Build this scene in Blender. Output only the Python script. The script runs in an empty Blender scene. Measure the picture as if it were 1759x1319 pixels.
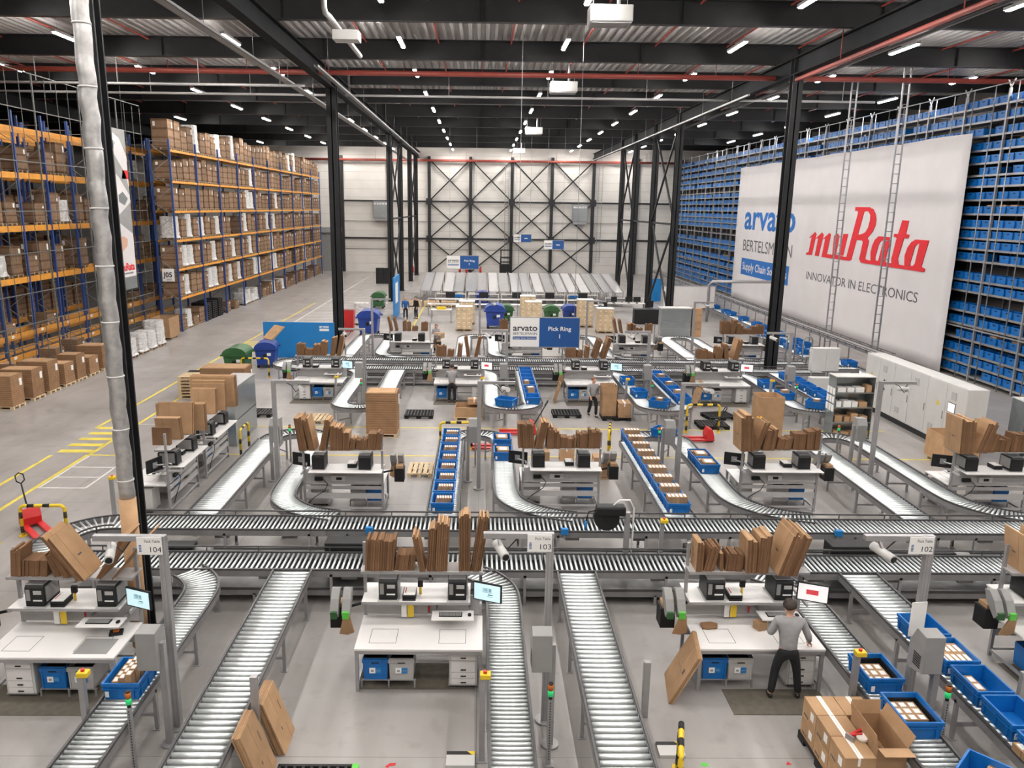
import bpy, bmesh, math, random
from mathutils import Matrix, Vector
random.seed(7)
SC = bpy.context.scene
COL = SC.collection
PI = math.pi

# ------------------------------------------------------------------ camera, world, exposure
F_PX, YAW, PIT, ROL, CX = 1338.5, 0.0121, 0.22227, -0.011487, 839.3
def cam_axes():
    f = Vector((math.sin(YAW)*math.cos(PIT), math.cos(YAW)*math.cos(PIT), -math.sin(PIT)))
    r = Vector((math.cos(YAW), -math.sin(YAW), 0)); d = f.cross(r)
    c, s = math.cos(ROL), math.sin(ROL)
    return c*r+s*d, -s*r+c*d, f
_r, _d, _f = cam_axes()
cam_data = bpy.data.cameras.new('camera')
cam = bpy.data.objects.new('camera', cam_data); COL.objects.link(cam)
cam.matrix_world = Matrix(((_r.x, -_d.x, -_f.x, 0), (_r.y, -_d.y, -_f.y, 0), (_r.z, -_d.z, -_f.z, 8.7), (0, 0, 0, 1)))
cam_data.sensor_fit = 'HORIZONTAL'; cam_data.sensor_width = 36.0
cam_data.lens = F_PX/1759*36.0
cam_data.shift_x = (879.5-CX)/1759
cam_data.clip_start = 0.1; cam_data.clip_end = 400
SC.camera = cam
world = bpy.data.worlds.new('world'); SC.world = world; world.use_nodes = True
world.node_tree.nodes['Background'].inputs[0].default_value = (1, 0.97, 0.93, 1)
world.node_tree.nodes['Background'].inputs[1].default_value = 0.05
SC.view_settings.view_transform = 'Standard'; SC.view_settings.look = 'None'
SC.view_settings.gamma = 1.0; SC.view_settings.use_curve_mapping = False
SC.view_settings.exposure = 0.56
LAMP = 230.0            # radiance of the ceiling light diffusers
SC.cycles.use_denoising = True
SC.cycles.max_bounces = 7; SC.cycles.diffuse_bounces = 4; SC.cycles.glossy_bounces = 3
SC.cycles.sample_clamp_indirect = 8.0
SC.cycles.caustics_reflective = False; SC.cycles.caustics_refractive = False

# ------------------------------------------------------------------ materials
def mat(name, col, rough=0.6, metal=0.0, noise=0.0, scale=4.0, bump=0.0, emit=None, spec=0.5, stretch=None):
    m = bpy.data.materials.new(name); m.use_nodes = True
    nt = m.node_tree; b = nt.nodes['Principled BSDF']
    b.inputs['Base Color'].default_value = (*col, 1); b.inputs['Roughness'].default_value = rough
    b.inputs['Metallic'].default_value = metal
    b.inputs['Specular IOR Level'].default_value = spec
    if emit:
        b.inputs['Emission Color'].default_value = (*emit[0], 1); b.inputs['Emission Strength'].default_value = emit[1]
    if noise or bump:
        tc = nt.nodes.new('ShaderNodeTexCoord'); n = nt.nodes.new('ShaderNodeTexNoise')
        n.inputs['Scale'].default_value = scale; n.inputs['Detail'].default_value = 5
        src = tc.outputs['Object']
        if stretch:
            mp = nt.nodes.new('ShaderNodeMapping'); mp.inputs['Scale'].default_value = stretch
            nt.links.new(src, mp.inputs['Vector']); src = mp.outputs['Vector']
        nt.links.new(src, n.inputs['Vector'])
        if noise:
            r = nt.nodes.new('ShaderNodeValToRGB')
            r.color_ramp.elements[0].position = 0.3; r.color_ramp.elements[1].position = 0.7
            r.color_ramp.elements[0].color = (*[c*(1-noise) for c in col], 1)
            r.color_ramp.elements[1].color = (*[min(1, c*(1+noise)) for c in col], 1)
            nt.links.new(n.outputs['Fac'], r.inputs['Fac']); nt.links.new(r.outputs['Color'], b.inputs['Base Color'])
        if bump:
            bp = nt.nodes.new('ShaderNodeBump'); bp.inputs['Strength'].default_value = bump
            nt.links.new(n.outputs['Fac'], bp.inputs['Height']); nt.links.new(bp.outputs['Normal'], b.inputs['Normal'])
    return m

def floor_material():
    m = bpy.data.materials.new('polished_concrete'); m.use_nodes = True
    nt = m.node_tree; b = nt.nodes['Principled BSDF']; L = nt.links.new
    tc = nt.nodes.new('ShaderNodeTexCoord')
    def noise(scale, detail, st=(1, 1, 1)):
        mp = nt.nodes.new('ShaderNodeMapping'); mp.inputs['Scale'].default_value = st
        L(tc.outputs['Object'], mp.inputs['Vector'])
        n = nt.nodes.new('ShaderNodeTexNoise'); n.inputs['Scale'].default_value = scale; n.inputs['Detail'].default_value = detail
        L(mp.outputs['Vector'], n.inputs['Vector']); return n.outputs['Fac']
    def ramp(src, p0, c0, p1, c1):
        r = nt.nodes.new('ShaderNodeValToRGB'); e = r.color_ramp.elements
        e[0].position, e[1].position = p0, p1; e[0].color = (*c0, 1); e[1].color = (*c1, 1)
        L(src, r.inputs['Fac']); return r.outputs['Color']
    def mul(a, c, f=1.0):
        x = nt.nodes.new('ShaderNodeMixRGB'); x.blend_type = 'MULTIPLY'; x.inputs['Fac'].default_value = f
        L(a, x.inputs['Color1']); L(c, x.inputs['Color2']); return x.outputs['Color']
    a = ramp(noise(0.35, 6), 0.3, (0.275, 0.255, 0.243), 0.7, (0.365, 0.345, 0.333))
    streak = ramp(noise(1.0, 3, (2.2, 0.12, 1)), 0.35, (0.86, 0.85, 0.84), 0.65, (1, 1, 1))
    spots = ramp(noise(2.5, 8), 0.30, (0.80, 0.79, 0.77), 0.45, (1, 1, 1))
    c = mul(mul(a, streak, 0.8), spots, 0.6)
    br = nt.nodes.new('ShaderNodeTexBrick')        # saw-cut bays
    br.inputs['Scale'].default_value = 1.0; br.inputs['Brick Width'].default_value = 6.28; br.inputs['Row Height'].default_value = 5.5
    br.inputs['Mortar Size'].default_value = 0.008; br.offset = 0
    br.inputs['Color1'].default_value = (1, 1, 1, 1); br.inputs['Color2'].default_value = (0.97, 0.97, 0.97, 1); br.inputs['Mortar'].default_value = (0.6, 0.6, 0.6, 1)
    L(tc.outputs['Object'], br.inputs['Vector'])
    c = mul(c, br.outputs['Color'])
    L(c, b.inputs['Base Color'])
    rr = ramp(noise(0.8, 4), 0.3, (0.28, 0.28, 0.28), 0.7, (0.42, 0.42, 0.42)); L(rr, b.inputs['Roughness'])
    return m

def carton_material(name, col, edge=0.0):
    """kraft board: faint flutes and mottling"""
    m = bpy.data.materials.new(name); m.use_nodes = True
    nt = m.node_tree; b = nt.nodes['Principled BSDF']; L = nt.links.new
    tc = nt.nodes.new('ShaderNodeTexCoord')
    n = nt.nodes.new('ShaderNodeTexNoise'); n.inputs['Scale'].default_value = 3.0; n.inputs['Detail'].default_value = 6
    L(tc.outputs['Object'], n.inputs['Vector'])
    r = nt.nodes.new('ShaderNodeValToRGB'); e = r.color_ramp.elements
    e[0].position, e[1].position = 0.3, 0.7
    e[0].color = (*[c*0.86 for c in col], 1); e[1].color = (*[c*1.1 for c in col], 1)
    L(n.outputs['Fac'], r.inputs['Fac'])
    oi = nt.nodes.new('ShaderNodeObjectInfo')
    hs = nt.nodes.new('ShaderNodeHueSaturation'); L(r.outputs['Color'], hs.inputs['Color'])
    mr = nt.nodes.new('ShaderNodeMapRange'); mr.inputs['To Min'].default_value = 0.82; mr.inputs['To Max'].default_value = 1.12
    L(oi.outputs['Random'], mr.inputs['Value']); L(mr.outputs['Result'], hs.inputs['Value'])
    L(hs.outputs['Color'], b.inputs['Base Color'])
    b.inputs['Roughness'].default_value = 0.85; b.inputs['Specular IOR Level'].default_value = 0.15
    return m

def stack_material(name, col, period):
    """pallet load seen from outside: horizontal joints between layers of board"""
    m = carton_material(name, col); nt = m.node_tree; L = nt.links.new; b = nt.nodes['Principled BSDF']
    tc = nt.nodes.new('ShaderNodeTexCoord'); sep = nt.nodes.new('ShaderNodeSeparateXYZ'); L(tc.outputs['Object'], sep.inputs[0])
    d = nt.nodes.new('ShaderNodeMath'); d.operation = 'DIVIDE'; d.inputs[1].default_value = period; L(sep.outputs['Z'], d.inputs[0])
    fr = nt.nodes.new('ShaderNodeMath'); fr.operation = 'FRACT'; L(d.outputs[0], fr.inputs[0])
    lt = nt.nodes.new('ShaderNodeMath'); lt.operation = 'LESS_THAN'; lt.inputs[1].default_value = 0.22; L(fr.outputs[0], lt.inputs[0])
    src = b.inputs['Base Color'].links[0].from_socket
    mx = nt.nodes.new('ShaderNodeMixRGB'); mx.blend_type = 'MULTIPLY'; mx.inputs['Color2'].default_value = (0.62, 0.58, 0.54, 1)
    L(src, mx.inputs['Color1']); L(lt.outputs[0], mx.inputs['Fac']); L(mx.outputs['Color'], b.inputs['Base Color'])
    return m

M = {}
M['floor'] = floor_material()
M['wall'] = mat('wall_panel', (0.66, 0.63, 0.59), 0.55, noise=0.05, scale=0.6)
M['joint'] = mat('panel_joint', (0.45, 0.42, 0.40), 0.6)
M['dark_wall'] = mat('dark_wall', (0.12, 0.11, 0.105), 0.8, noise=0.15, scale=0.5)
M['deck'] = mat('roof_deck', (0.50, 0.485, 0.475), 0.45, 0.0, noise=0.12, scale=0.7)
M['black'] = mat('black_steel', (0.015, 0.0155, 0.017), 0.46, noise=0.2, scale=1.5, spec=0.4)
M['girder'] = mat('girder_black', (0.014, 0.0145, 0.016), 0.8, noise=0.2, scale=1.5, spec=0.12)
M['graph'] = mat('graphite_paint', (0.014, 0.0145, 0.016), 0.5, noise=0.2, scale=2, spec=0.3)
M['red_pipe'] = mat('red_pipe_paint', (0.30, 0.055, 0.04), 0.45, noise=0.12, scale=2)
M['galv'] = mat('galvanised_steel', (0.33, 0.33, 0.34), 0.42, 0.55, noise=0.12, scale=5)
M['foil'] = mat('foil_lagging', (0.50, 0.49, 0.485), 0.36, 0.75, noise=0.18, scale=9, bump=0.9)
M['lampbody'] = mat('lamp_housing', (0.6, 0.6, 0.6), 0.5)
M['lamp'] = mat('lamp_diffuser', (1, 1, 1), 0.5, emit=((1.0, 0.965, 0.92), LAMP))
M['roller'] = mat('zinc_roller', (0.74, 0.78, 0.79), 0.30, 0.55, noise=0.10, scale=11)
M['rail'] = mat('conveyor_side_rail', (0.085, 0.083, 0.085), 0.42, 0.35, noise=0.12, scale=4)
M['railgrey'] = mat('conveyor_grey_paint', (0.25, 0.245, 0.25), 0.45, 0.3, noise=0.1, scale=4)
M['dark'] = mat('dark_plastic', (0.013, 0.013, 0.014), 0.5, noise=0.2, scale=6, spec=0.3)
M['alu'] = mat('anodised_aluminium', (0.37, 0.365, 0.37), 0.38, 0.5, noise=0.06, scale=6)
M['grey'] = mat('light_grey_paint', (0.43, 0.42, 0.42), 0.5, noise=0.06, scale=3)
M['midgrey'] = mat('mid_grey_paint', (0.26, 0.255, 0.25), 0.5, noise=0.08, scale=3)
M['white'] = mat('white_laminate', (0.74, 0.72, 0.71), 0.45, noise=0.03, scale=2)
M['paper'] = mat('white_paper', (0.80, 0.79, 0.77), 0.8)
M['pale'] = mat('pale_grey_enamel', (0.56, 0.55, 0.535), 0.45, noise=0.04, scale=2)
M['blue'] = mat('blue_tote_plastic', (0.004, 0.135, 0.44), 0.40, noise=0.10, scale=5)
M['rackblue'] = mat('rack_upright_blue', (0.022, 0.055, 0.20), 0.45, noise=0.12, scale=3)
M['orange'] = mat('rack_beam_orange', (0.66, 0.28, 0.03), 0.5, noise=0.12, scale=2)
M['carton'] = carton_material('kraft_carton', (0.43, 0.268, 0.152))
M['carton_dark'] = carton_material('brown_carton', (0.20, 0.11, 0.06))
M['board'] = stack_material('board_stack', (0.29, 0.17, 0.095), 0.09)
M['loads'] = stack_material('carton_load', (0.235, 0.15, 0.095), 0.31)
M['wrap'] = mat('stretch_wrap', (0.55, 0.54, 0.53), 0.3, noise=0.3, scale=6, bump=0.8, stretch=(1, 1, 2.5))
M['wood'] = mat('pallet_wood', (0.60, 0.46, 0.29), 0.75, noise=0.2, scale=4, stretch=(1, 6, 1))
M['pwood'] = mat('worn_pallet_wood', (0.33, 0.24, 0.15), 0.8, noise=0.25, scale=4)
M['yellow'] = mat('safety_yellow', (0.72, 0.50, 0.02), 0.5)
M['yline'] = mat('yellow_floor_paint', (0.62, 0.50, 0.06), 0.55, noise=0.15, scale=3)
M['wline'] = mat('white_floor_paint', (0.66, 0.65, 0.63), 0.55, noise=0.12, scale=3)
M['redp'] = mat('red_paint', (0.55, 0.02, 0.02), 0.4)
M['green'] = mat('green_bin_plastic', (0.025, 0.10, 0.03), 0.5, noise=0.15, scale=3)
M['lime'] = mat('lime_green_plastic', (0.10, 0.50, 0.06), 0.45)
M['binblue'] = mat('blue_bin_plastic', (0.012, 0.045, 0.26), 0.45, noise=0.12, scale=3)
M['panelblue'] = mat('blue_partition_panel', (0.01, 0.19, 0.50), 0.5, noise=0.05, scale=2)
M['signblue'] = mat('sign_blue', (0.008, 0.075, 0.27), 0.45)
M['signtext'] = mat('sign_dark_print', (0.045, 0.045, 0.055), 0.6)
M['bannerw'] = mat('white_banner_cloth', (0.60, 0.575, 0.58), 0.85, noise=0.03, scale=0.6, bump=0.06)
M['bannerblue'] = mat('banner_blue_print', (0.012, 0.13, 0.42), 0.8)
M['bannerred'] = mat('banner_red_print', (0.62, 0.015, 0.025), 0.8)
M['bannergrey'] = mat('banner_grey_print', (0.10, 0.10, 0.11), 0.8)
M['screen'] = mat('lit_screen', (0.5, 0.7, 0.75), 0.3, emit=((0.62, 0.86, 0.92), 0.42))
M['screenw'] = mat('lit_white_screen', (0.7, 0.7, 0.7), 0.3, emit=((0.95, 0.92, 0.92), 0.40))
M['screenline'] = mat('screen_print', (0.03, 0.25, 0.33), 0.4)
M['screenred'] = mat('screen_red_box', (0.6, 0.05, 0.06), 0.4, emit=((0.8, 0.08, 0.1), 0.25))
M['mesh'] = mat('mesh_wire', (0.13, 0.13, 0.125), 0.5, 0.4)
M['mat'] = mat('rubber_floor_mat', (0.11, 0.095, 0.075), 0.85, noise=0.15, scale=8)
M['belt'] = mat('grey_lower_belt', (0.33, 0.33, 0.33), 0.4, 0.2, noise=0.2, scale=3)
M['skin'] = mat('skin', (0.56, 0.33, 0.24), 0.55)
M['hair'] = mat('dark_brown_hair', (0.03, 0.017, 0.012), 0.6)
M['hairred'] = mat('reddish_hair', (0.20, 0.07, 0.035), 0.6)
M['sweat'] = mat('grey_sweater_cloth', (0.30, 0.295, 0.30), 0.9, noise=0.1, scale=12)
M['trous'] = mat('black_trouser_cloth', (0.010, 0.010, 0.012), 0.85)
M['bluecloth'] = mat('blue_work_jacket', (0.015, 0.09, 0.28), 0.85)
M['shoe'] = mat('black_shoe', (0.012, 0.012, 0.012), 0.5)
M['ledgreen'] = mat('green_signal_lamp', (0.02, 0.5, 0.15), 0.3, emit=((0.03, 0.9, 0.25), 0.15))
M['ledamber'] = mat('amber_signal_lens', (0.45, 0.12, 0.01), 0.3)
M['ledoff'] = mat('dark_green_signal_lens', (0.01, 0.08, 0.03), 0.3)
M['tape'] = mat('white_packing_tape', (0.78, 0.75, 0.72), 0.5)
M['steelsheet'] = mat('zinc_sheet', (0.34, 0.37, 0.38), 0.25, 0.7, noise=0.1, scale=2)
M['stripe'] = mat('black_yellow_tape', (0.6, 0.45, 0.02), 0.5)
def stripes(m):
    nt = m.node_tree; b = nt.nodes['Principled BSDF']; L = nt.links.new
    tc = nt.nodes.new('ShaderNodeTexCoord'); w = nt.nodes.new('ShaderNodeTexWave')
    w.inputs['Scale'].default_value = 0.55; w.bands_direction = 'DIAGONAL'; L(tc.outputs['Object'], w.inputs['Vector'])
    r = nt.nodes.new('ShaderNodeValToRGB'); r.color_ramp.interpolation = 'CONSTANT'
    r.color_ramp.elements[0].color = (0.012, 0.012, 0.012, 1); r.color_ramp.elements[1].position = 0.5; r.color_ramp.elements[1].color = (0.70, 0.50, 0.02, 1)
    L(w.outputs['Fac'], r.inputs['Fac']); L(r.outputs['Color'], b.inputs['Base Color'])
stripes(M['stripe'])

# ------------------------------------------------------------------ mesh builder
class MB:
    def __init__(s): s.v = []; s.f = []; s.mi = []; s.sm = []; s.T = None
    def add(s, vs, fs, m=0, sm=False):
        b = len(s.v)
        if s.T is not None: vs = [s.T @ Vector(v) for v in vs]
        s.v += [tuple(v) for v in vs]; s.f += [tuple(i+b for i in f) for f in fs]
        s.mi += [m]*len(fs); s.sm += ([sm]*len(fs) if isinstance(sm, bool) else sm); return s
    def box(s, x0, x1, y0, y1, z0, z1, m=0):
        return s.add([(x0,y0,z0),(x1,y0,z0),(x1,y1,z0),(x0,y1,z0),(x0,y0,z1),(x1,y0,z1),(x1,y1,z1),(x0,y1,z1)],
                     [(3,2,1,0),(4,5,6,7),(0,1,5,4),(1,2,6,5),(2,3,7,6),(3,0,4,7)], m)
    def cbox(s, c, d, m=0):
        return s.box(c[0]-d[0]/2, c[0]+d[0]/2, c[1]-d[1]/2, c[1]+d[1]/2, c[2]-d[2]/2, c[2]+d[2]/2, m)
    def bar(s, p, q, w, h=None, m=0):
        h = h or w; p, q = Vector(p), Vector(q); t = (q-p).normalized()
        up = Vector((0,0,1)) if abs(t.z) < 0.95 else Vector((0,1,0))
        a = t.cross(up).normalized()*w/2; b = a.cross(t).normalized()*h/2
        vs = [p-a-b, p+a-b, p+a+b, p-a+b, q-a-b, q+a-b, q+a+b, q-a+b]
        return s.add(vs, [(0,1,2,3),(7,6,5,4),(0,4,5,1),(1,5,6,2),(2,6,7,3),(3,7,4,0)], m)
    def cyl(s, p, q, r, n=12, m=0, r2=None):
        r2 = r if r2 is None else r2
        p, q = Vector(p), Vector(q); t = (q-p).normalized()
        up = Vector((0,0,1)) if abs(t.z) < 0.95 else Vector((1,0,0))
        a = t.cross(up).normalized(); b = a.cross(t).normalized()
        vs = []
        for c, rr in ((p, r), (q, r2)):
            for i in range(n):
                an = 2*PI*i/n; vs.append(c+a*math.cos(an)*rr+b*math.sin(an)*rr)
        fs = [(i, i+n, (i+1) % n+n, (i+1) % n) for i in range(n)]
        return s.add(vs, fs+[tuple(range(n)), tuple(range(2*n-1, n-1, -1))], m, [True]*n+[False, False])
    def tube(s, pts, r, n=8, m=0):
        P = [Vector(p) for p in pts]; vs = []; k = len(P)
        for i, p in enumerate(P):
            t = (P[min(i+1, k-1)]-P[max(i-1, 0)]).normalized()
            up = Vector((0,0,1)) if abs(t.z) < 0.9 else Vector((0,1,0))
            if i and abs(t.z) < 0.9 and False: pass
            a = t.cross(up).normalized(); b = a.cross(t).normalized()
            for j in range(n):
                an = 2*PI*j/n; vs.append(p+a*math.cos(an)*r+b*math.sin(an)*r)
        fs = []
        for i in range(k-1):
            for j in range(n):
                fs.append((i*n+j, (i+1)*n+j, (i+1)*n+(j+1) % n, i*n+(j+1) % n))
        return s.add(vs, fs+[tuple(range(n)), tuple(range(k*n-1, (k-1)*n-1, -1))], m, [True]*len(fs)+[False, False])
    def prism(s, poly, a, b, axis=2, m=0):
        n = len(poly)
        def P(u, v, w): return (u, v, w) if axis == 2 else ((u, w, v) if axis == 1 else (w, u, v))
        vs = [P(u, v, a) for u, v in poly]+[P(u, v, b) for u, v in poly]
        return s.add(vs, [tuple(range(n-1, -1, -1)), tuple(range(n, 2*n))]+[(i, (i+1) % n, (i+1) % n+n, i+n) for i in range(n)], m)
    def tub(s, w, d, h, t=0.02, taper=0.0, z=0.0, m=0, mi=None):
        """open-topped container centred on x=y=0"""
        mi = m if mi is None else mi
        W, D = w/2, d/2; k = taper
        o0 = [(-W+k,-D+k,z),(W-k,-D+k,z),(W-k,D-k,z),(-W+k,D-k,z)]; o1 = [(-W,-D,z+h),(W,-D,z+h),(W,D,z+h),(-W,D,z+h)]
        i1 = [(-W+t,-D+t,z+h),(W-t,-D+t,z+h),(W-t,D-t,z+h),(-W+t,D-t,z+h)]; i0 = [(-W+t+k,-D+t+k,z+t),(W-t-k,-D+t+k,z+t),(W-t-k,D-t-k,z+t),(-W+t+k,D-t-k,z+t)]
        vs = o0+o1+i1+i0
        fs = [(3,2,1,0)]+[(i,(i+1)%4,(i+1)%4+4,i+4) for i in range(4)]+[(i+4,(i+1)%4+4,(i+1)%4+8,i+8) for i in range(4)]
        s.add(vs, fs, m); s.add(vs, [(i+8,(i+1)%4+8,(i+1)%4+12,i+12) for i in range(4)]+[(12,13,14,15)], mi)
        return s
    def mesh(s, name, mats, fix=True):
        me = bpy.data.meshes.new(name); me.from_pydata(s.v, [], s.f)
        for mm in (mats if isinstance(mats, (list, tuple)) else [mats]):
            me.materials.append(M[mm] if isinstance(mm, str) else mm)
        me.polygons.foreach_set('material_index', s.mi); me.polygons.foreach_set('use_smooth', s.sm)
        if fix and len(s.f) < 20000:
            bm = bmesh.new(); bm.from_mesh(me); bmesh.ops.recalc_face_normals(bm, faces=bm.faces); bm.to_mesh(me); bm.free()
        me.update(); return me
    def build(s, name, mats, parent=None, loc=(0,0,0), rz=0.0, bevel=0.0):
        return link(name, s.mesh(name, mats), parent, loc, rz, bevel)

def link(name, me, parent=None, loc=(0,0,0), rz=0.0, bevel=0.0):
    o = bpy.data.objects.new(name, me); COL.objects.link(o)
    o.location = loc; o.rotation_euler = (0, 0, rz)
    if parent is not None: o.parent = parent
    if bevel:
        b = o.modifiers.new('bevel', 'BEVEL'); b.width = bevel; b.segments = 2; b.limit_method = 'ANGLE'
    return o
def tag(o, label=None, cat=None, group=None, kind=None):
    if label: o['label'] = label
    if cat: o['category'] = cat
    if group: o['group'] = group
    if kind: o['kind'] = kind
    return o
def empty(name, label, cat, loc=(0,0,0), rz=0.0, group=None):
    o = bpy.data.objects.new(name, None); COL.objects.link(o)
    o.location = loc; o.rotation_euler = (0, 0, rz); o.empty_display_size = 0.2
    return tag(o, label, cat, group)
def struct(o):
    o['kind'] = 'structure'; return o
KIDS = {}
def kids(o): return [c for c in bpy.data.objects if c.parent == o] if o.name not in KIDS else KIDS[o.name]
def freeze(o):
    """remember the children of a prototype so copies are quick"""
    KIDS[o.name] = list(o.children)
    for c in KIDS[o.name]: KIDS[c.name] = list(c.children)
    return o
def dup(o, loc, rz=0.0, label=None, group=None, parent=None):
    c = o.copy(); COL.objects.link(c)
    if parent is None: c.location = loc; c.rotation_euler = (0, 0, rz)
    else: c.parent = parent
    if label: c['label'] = label
    if group: c['group'] = group
    for k in KIDS.get(o.name, []): dup(k, None, parent=c)
    return c
USED = {}
def place(key, proto, loc, rz=0.0, label=None, group=None):
    """first use moves the prototype itself, later uses copy it"""
    if key not in USED:
        USED[key] = 1; freeze(proto); proto.location = loc; proto.rotation_euler = (0, 0, rz)
        return tag(proto, label, None, group)
    return dup(proto, loc, rz, label, group)
ONES = ['', 'first', 'second', 'third', 'fourth', 'fifth', 'sixth', 'seventh', 'eighth', 'ninth']
TENS = ['', '', 'twenty', 'thirty', 'forty', 'fifty', 'sixty']
def nth(k):
    """ordinal word of the k-th thing, counting from 0"""
    k += 1
    if k <= 20: return ORD[k-1]
    return TENS[k//10]+'-'+ONES[k % 10] if k % 10 else TENS[k//10][:-1]+'ieth'
ORD = ['first','second','third','fourth','fifth','sixth','seventh','eighth','ninth','tenth','eleventh','twelfth','thirteenth','fourteenth','fifteenth','sixteenth','seventeenth','eighteenth','nineteenth','twentieth','twenty-first','twenty-second','twenty-third','twenty-fourth']
def text(name, body, size, mtl, parent, loc, rot, width=None, ext=0.004, bold=0.0, align='LEFT'):
    cu = bpy.data.curves.new(name, 'FONT'); cu.body = body; cu.size = size; cu.extrude = ext; cu.offset = bold; cu.align_x = align
    cu.resolution_u = 3; t = bpy.data.objects.new('glyphs', cu); COL.objects.link(t)
    dg = bpy.context.evaluated_depsgraph_get(); me = bpy.data.meshes.new_from_object(t.evaluated_get(dg))
    bpy.data.objects.remove(t); bpy.data.curves.remove(cu)
    me.name = name; me.materials.clear(); me.materials.append(M[mtl])
    xs = [v.co.x for v in me.vertices]
    o = link(name, me, parent, loc); o.rotation_euler = rot
    if width and xs: o.scale = (width/max(1e-6, max(xs)-min(xs)), 1, 1)
    return o
# ------------------------------------------------------------------ the hall
XL, XR, Y0, Y1, ZC = -46.0, 34.0, -12.0, 108.0, 17.0
struct(MB().box(XL, XR, Y0, Y1, -0.2, 0).build('floor', 'floor'))
w = MB().box(XL, XR, Y1, Y1+0.3, 0, ZC+0.5, 0)
for k in range(1, 15): w.box(XL, XR, Y1-0.012, Y1, 1.1*k, 1.1*k+0.035, 1)
struct(w.build('wall_back', ['wall', 'joint']))
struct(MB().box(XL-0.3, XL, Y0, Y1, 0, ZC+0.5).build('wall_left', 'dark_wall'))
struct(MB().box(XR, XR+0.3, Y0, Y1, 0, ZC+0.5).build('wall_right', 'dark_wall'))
struct(MB().box(XL, XR, Y0-0.3, Y0, 0, ZC+0.5).build('wall_front', 'wall'))
# trapezoidal roof deck, ribs running into the depth
c = MB(); x = XL; P = 0.42; prof = []
while x < XR:
    prof += [(x, 16.86), (x+0.12, 16.86), (x+0.18, 17.04), (x+0.36, 17.04)]; x += P
vs = [(a, Y0, b) for a, b in prof]+[(a, Y1, b) for a, b in prof]; n = len(prof)
c.add(vs, [(i, i+1, i+1+n, i+n) for i in range(n-1)])
struct(c.build('ceiling', 'deck'))
BY = [33.5+8.35*k for k in range(-5, 9)]
for k, y in enumerate(BY):
    b = MB().box(XL, XR, y-0.16, y+0.16, 15.90, 15.95).box(XL, XR, y-0.16, y+0.16, 16.80, 16.85).box(XL, XR, y-0.03, y+0.03, 15.95, 16.80)
    for xx in range(-40, 33, 8): b.box(xx-0.012, xx+0.012, y-0.15, y+0.15, 15.95, 16.80)
    struct(b.build('roof_beam', 'black'))
for x in (-31.8, -8.37, 15.1):
    b = MB().box(x-0.22, x+0.22, Y0, Y1, 15.05, 15.12).box(x-0.22, x+0.22, Y0, Y1, 15.82, 15.89).box(x-0.04, x+0.04, Y0, Y1, 15.12, 15.82)
    struct(b.build('roof_girder', 'girder'))
# far wall frame: posts, girts, gusset plates and diagonals
WX = [-18.65, -12.4, -6.95, -1.41, 4.14, 9.53, 15.09, 21.0, 27.0]
for x in WX:
    struct(MB().box(x-0.2, x+0.2, Y1-0.45, Y1-0.05, 0, 15.3).build('wall_post', 'black'))
WZ = [0.0, 4.54, 9.45, 15.0]
for z in WZ[1:3]:
    struct(MB().box(WX[0], WX[-1], Y1-0.4, Y1-0.18, z-0.11, z+0.11).build('wall_girt', 'black'))
for x in WX[2:7]:
    for z in WZ[1:3]:
        struct(MB().box(x-0.42, x+0.42, Y1-0.52, Y1-0.46, z-0.42, z+0.42).build('gusset_plate', 'black'))
for i in range(2, 6):
    for j in range(3):
        a, b, z0, z1 = WX[i], WX[i+1], WZ[j], WZ[j+1]
        struct(MB().bar((a, Y1-0.42, z0+0.05), (b, Y1-0.42, z1-0.05), 0.16).build('wall_brace', 'black'))
        struct(MB().bar((a, Y1-0.34, z1-0.05), (b, Y1-0.34, z0+0.05), 0.16).build('wall_brace', 'black'))
for z in (3.1, 6.8): struct(MB().cyl((WX[0], Y1-0.1, z), (21, Y1-0.1, z), 0.035, 6).build('wall_conduit', 'midgrey'))
# roller door at the far left of the back wall
d = MB().box(-22.4, -19.0, Y1-0.12, Y1-0.02, 0, 5.2)
for k in range(40): d.box(-22.4, -19.0, Y1-0.15, Y1-0.12, 0.13*k+0.02, 0.13*k+0.10)
d.box(-22.6, -18.8, Y1-0.5, Y1-0.02, 5.2, 5.9)
struct(d.build('door_1', 'midgrey'))
# floor paint
def mark(name, pts, m): return struct(MB().prism(pts, 0.0015, 0.004).build(name, m))
def line(name, p, q, w, m):
    p, q = Vector((*p, 0)), Vector((*q, 0)); t = (q-p).normalized(); s = Vector((-t.y, t.x, 0))*w/2
    return mark(name, [(v.x, v.y) for v in (p-s, q-s, q+s, p+s)], m)
line('floor_line', (-15.1, 16.0), (-15.1, 26.45), 0.13, 'yline'); line('floor_line', (-13.87, 12.0), (-13.87, 26.55), 0.13, 'yline')
line('floor_line', (-15.2, 29.9), (-15.2, 72), 0.13, 'yline'); line('floor_line', (-13.8, 26.5), (-13.8, 58), 0.13, 'yline')
line('floor_line', (-13.8, 26.5), (-12.3, 26.5), 0.1, 'yline')
for k in range(5):
    y = 26.95+0.75*k
    line('floor_hatch', (-15.1, y), (-13.83, y), 0.32, 'yline')
for k in range(6):
    y = 46.5+0.75*k
    line('floor_hatch', (-15.1, y), (-13.9, y), 0.32, 'yline')
for a, b in (((-13.8, 23.2), (-12.3, 23.2)), ((-13.8, 24.2), (-12.3, 24.2)), ((-13.8, 25.2), (-12.3, 25.2)), ((-12.3, 23.2), (-12.3, 25.3)), ((-13.75, 23.2), (-13.75, 26.4))):
    line('floor_line', a, b, 0.06, 'wline')
for k in range(4): line('floor_line', (-13.7, 30.5+1.1*k), (-11.2, 30.5+1.1*k), 0.05, 'wline')
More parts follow.
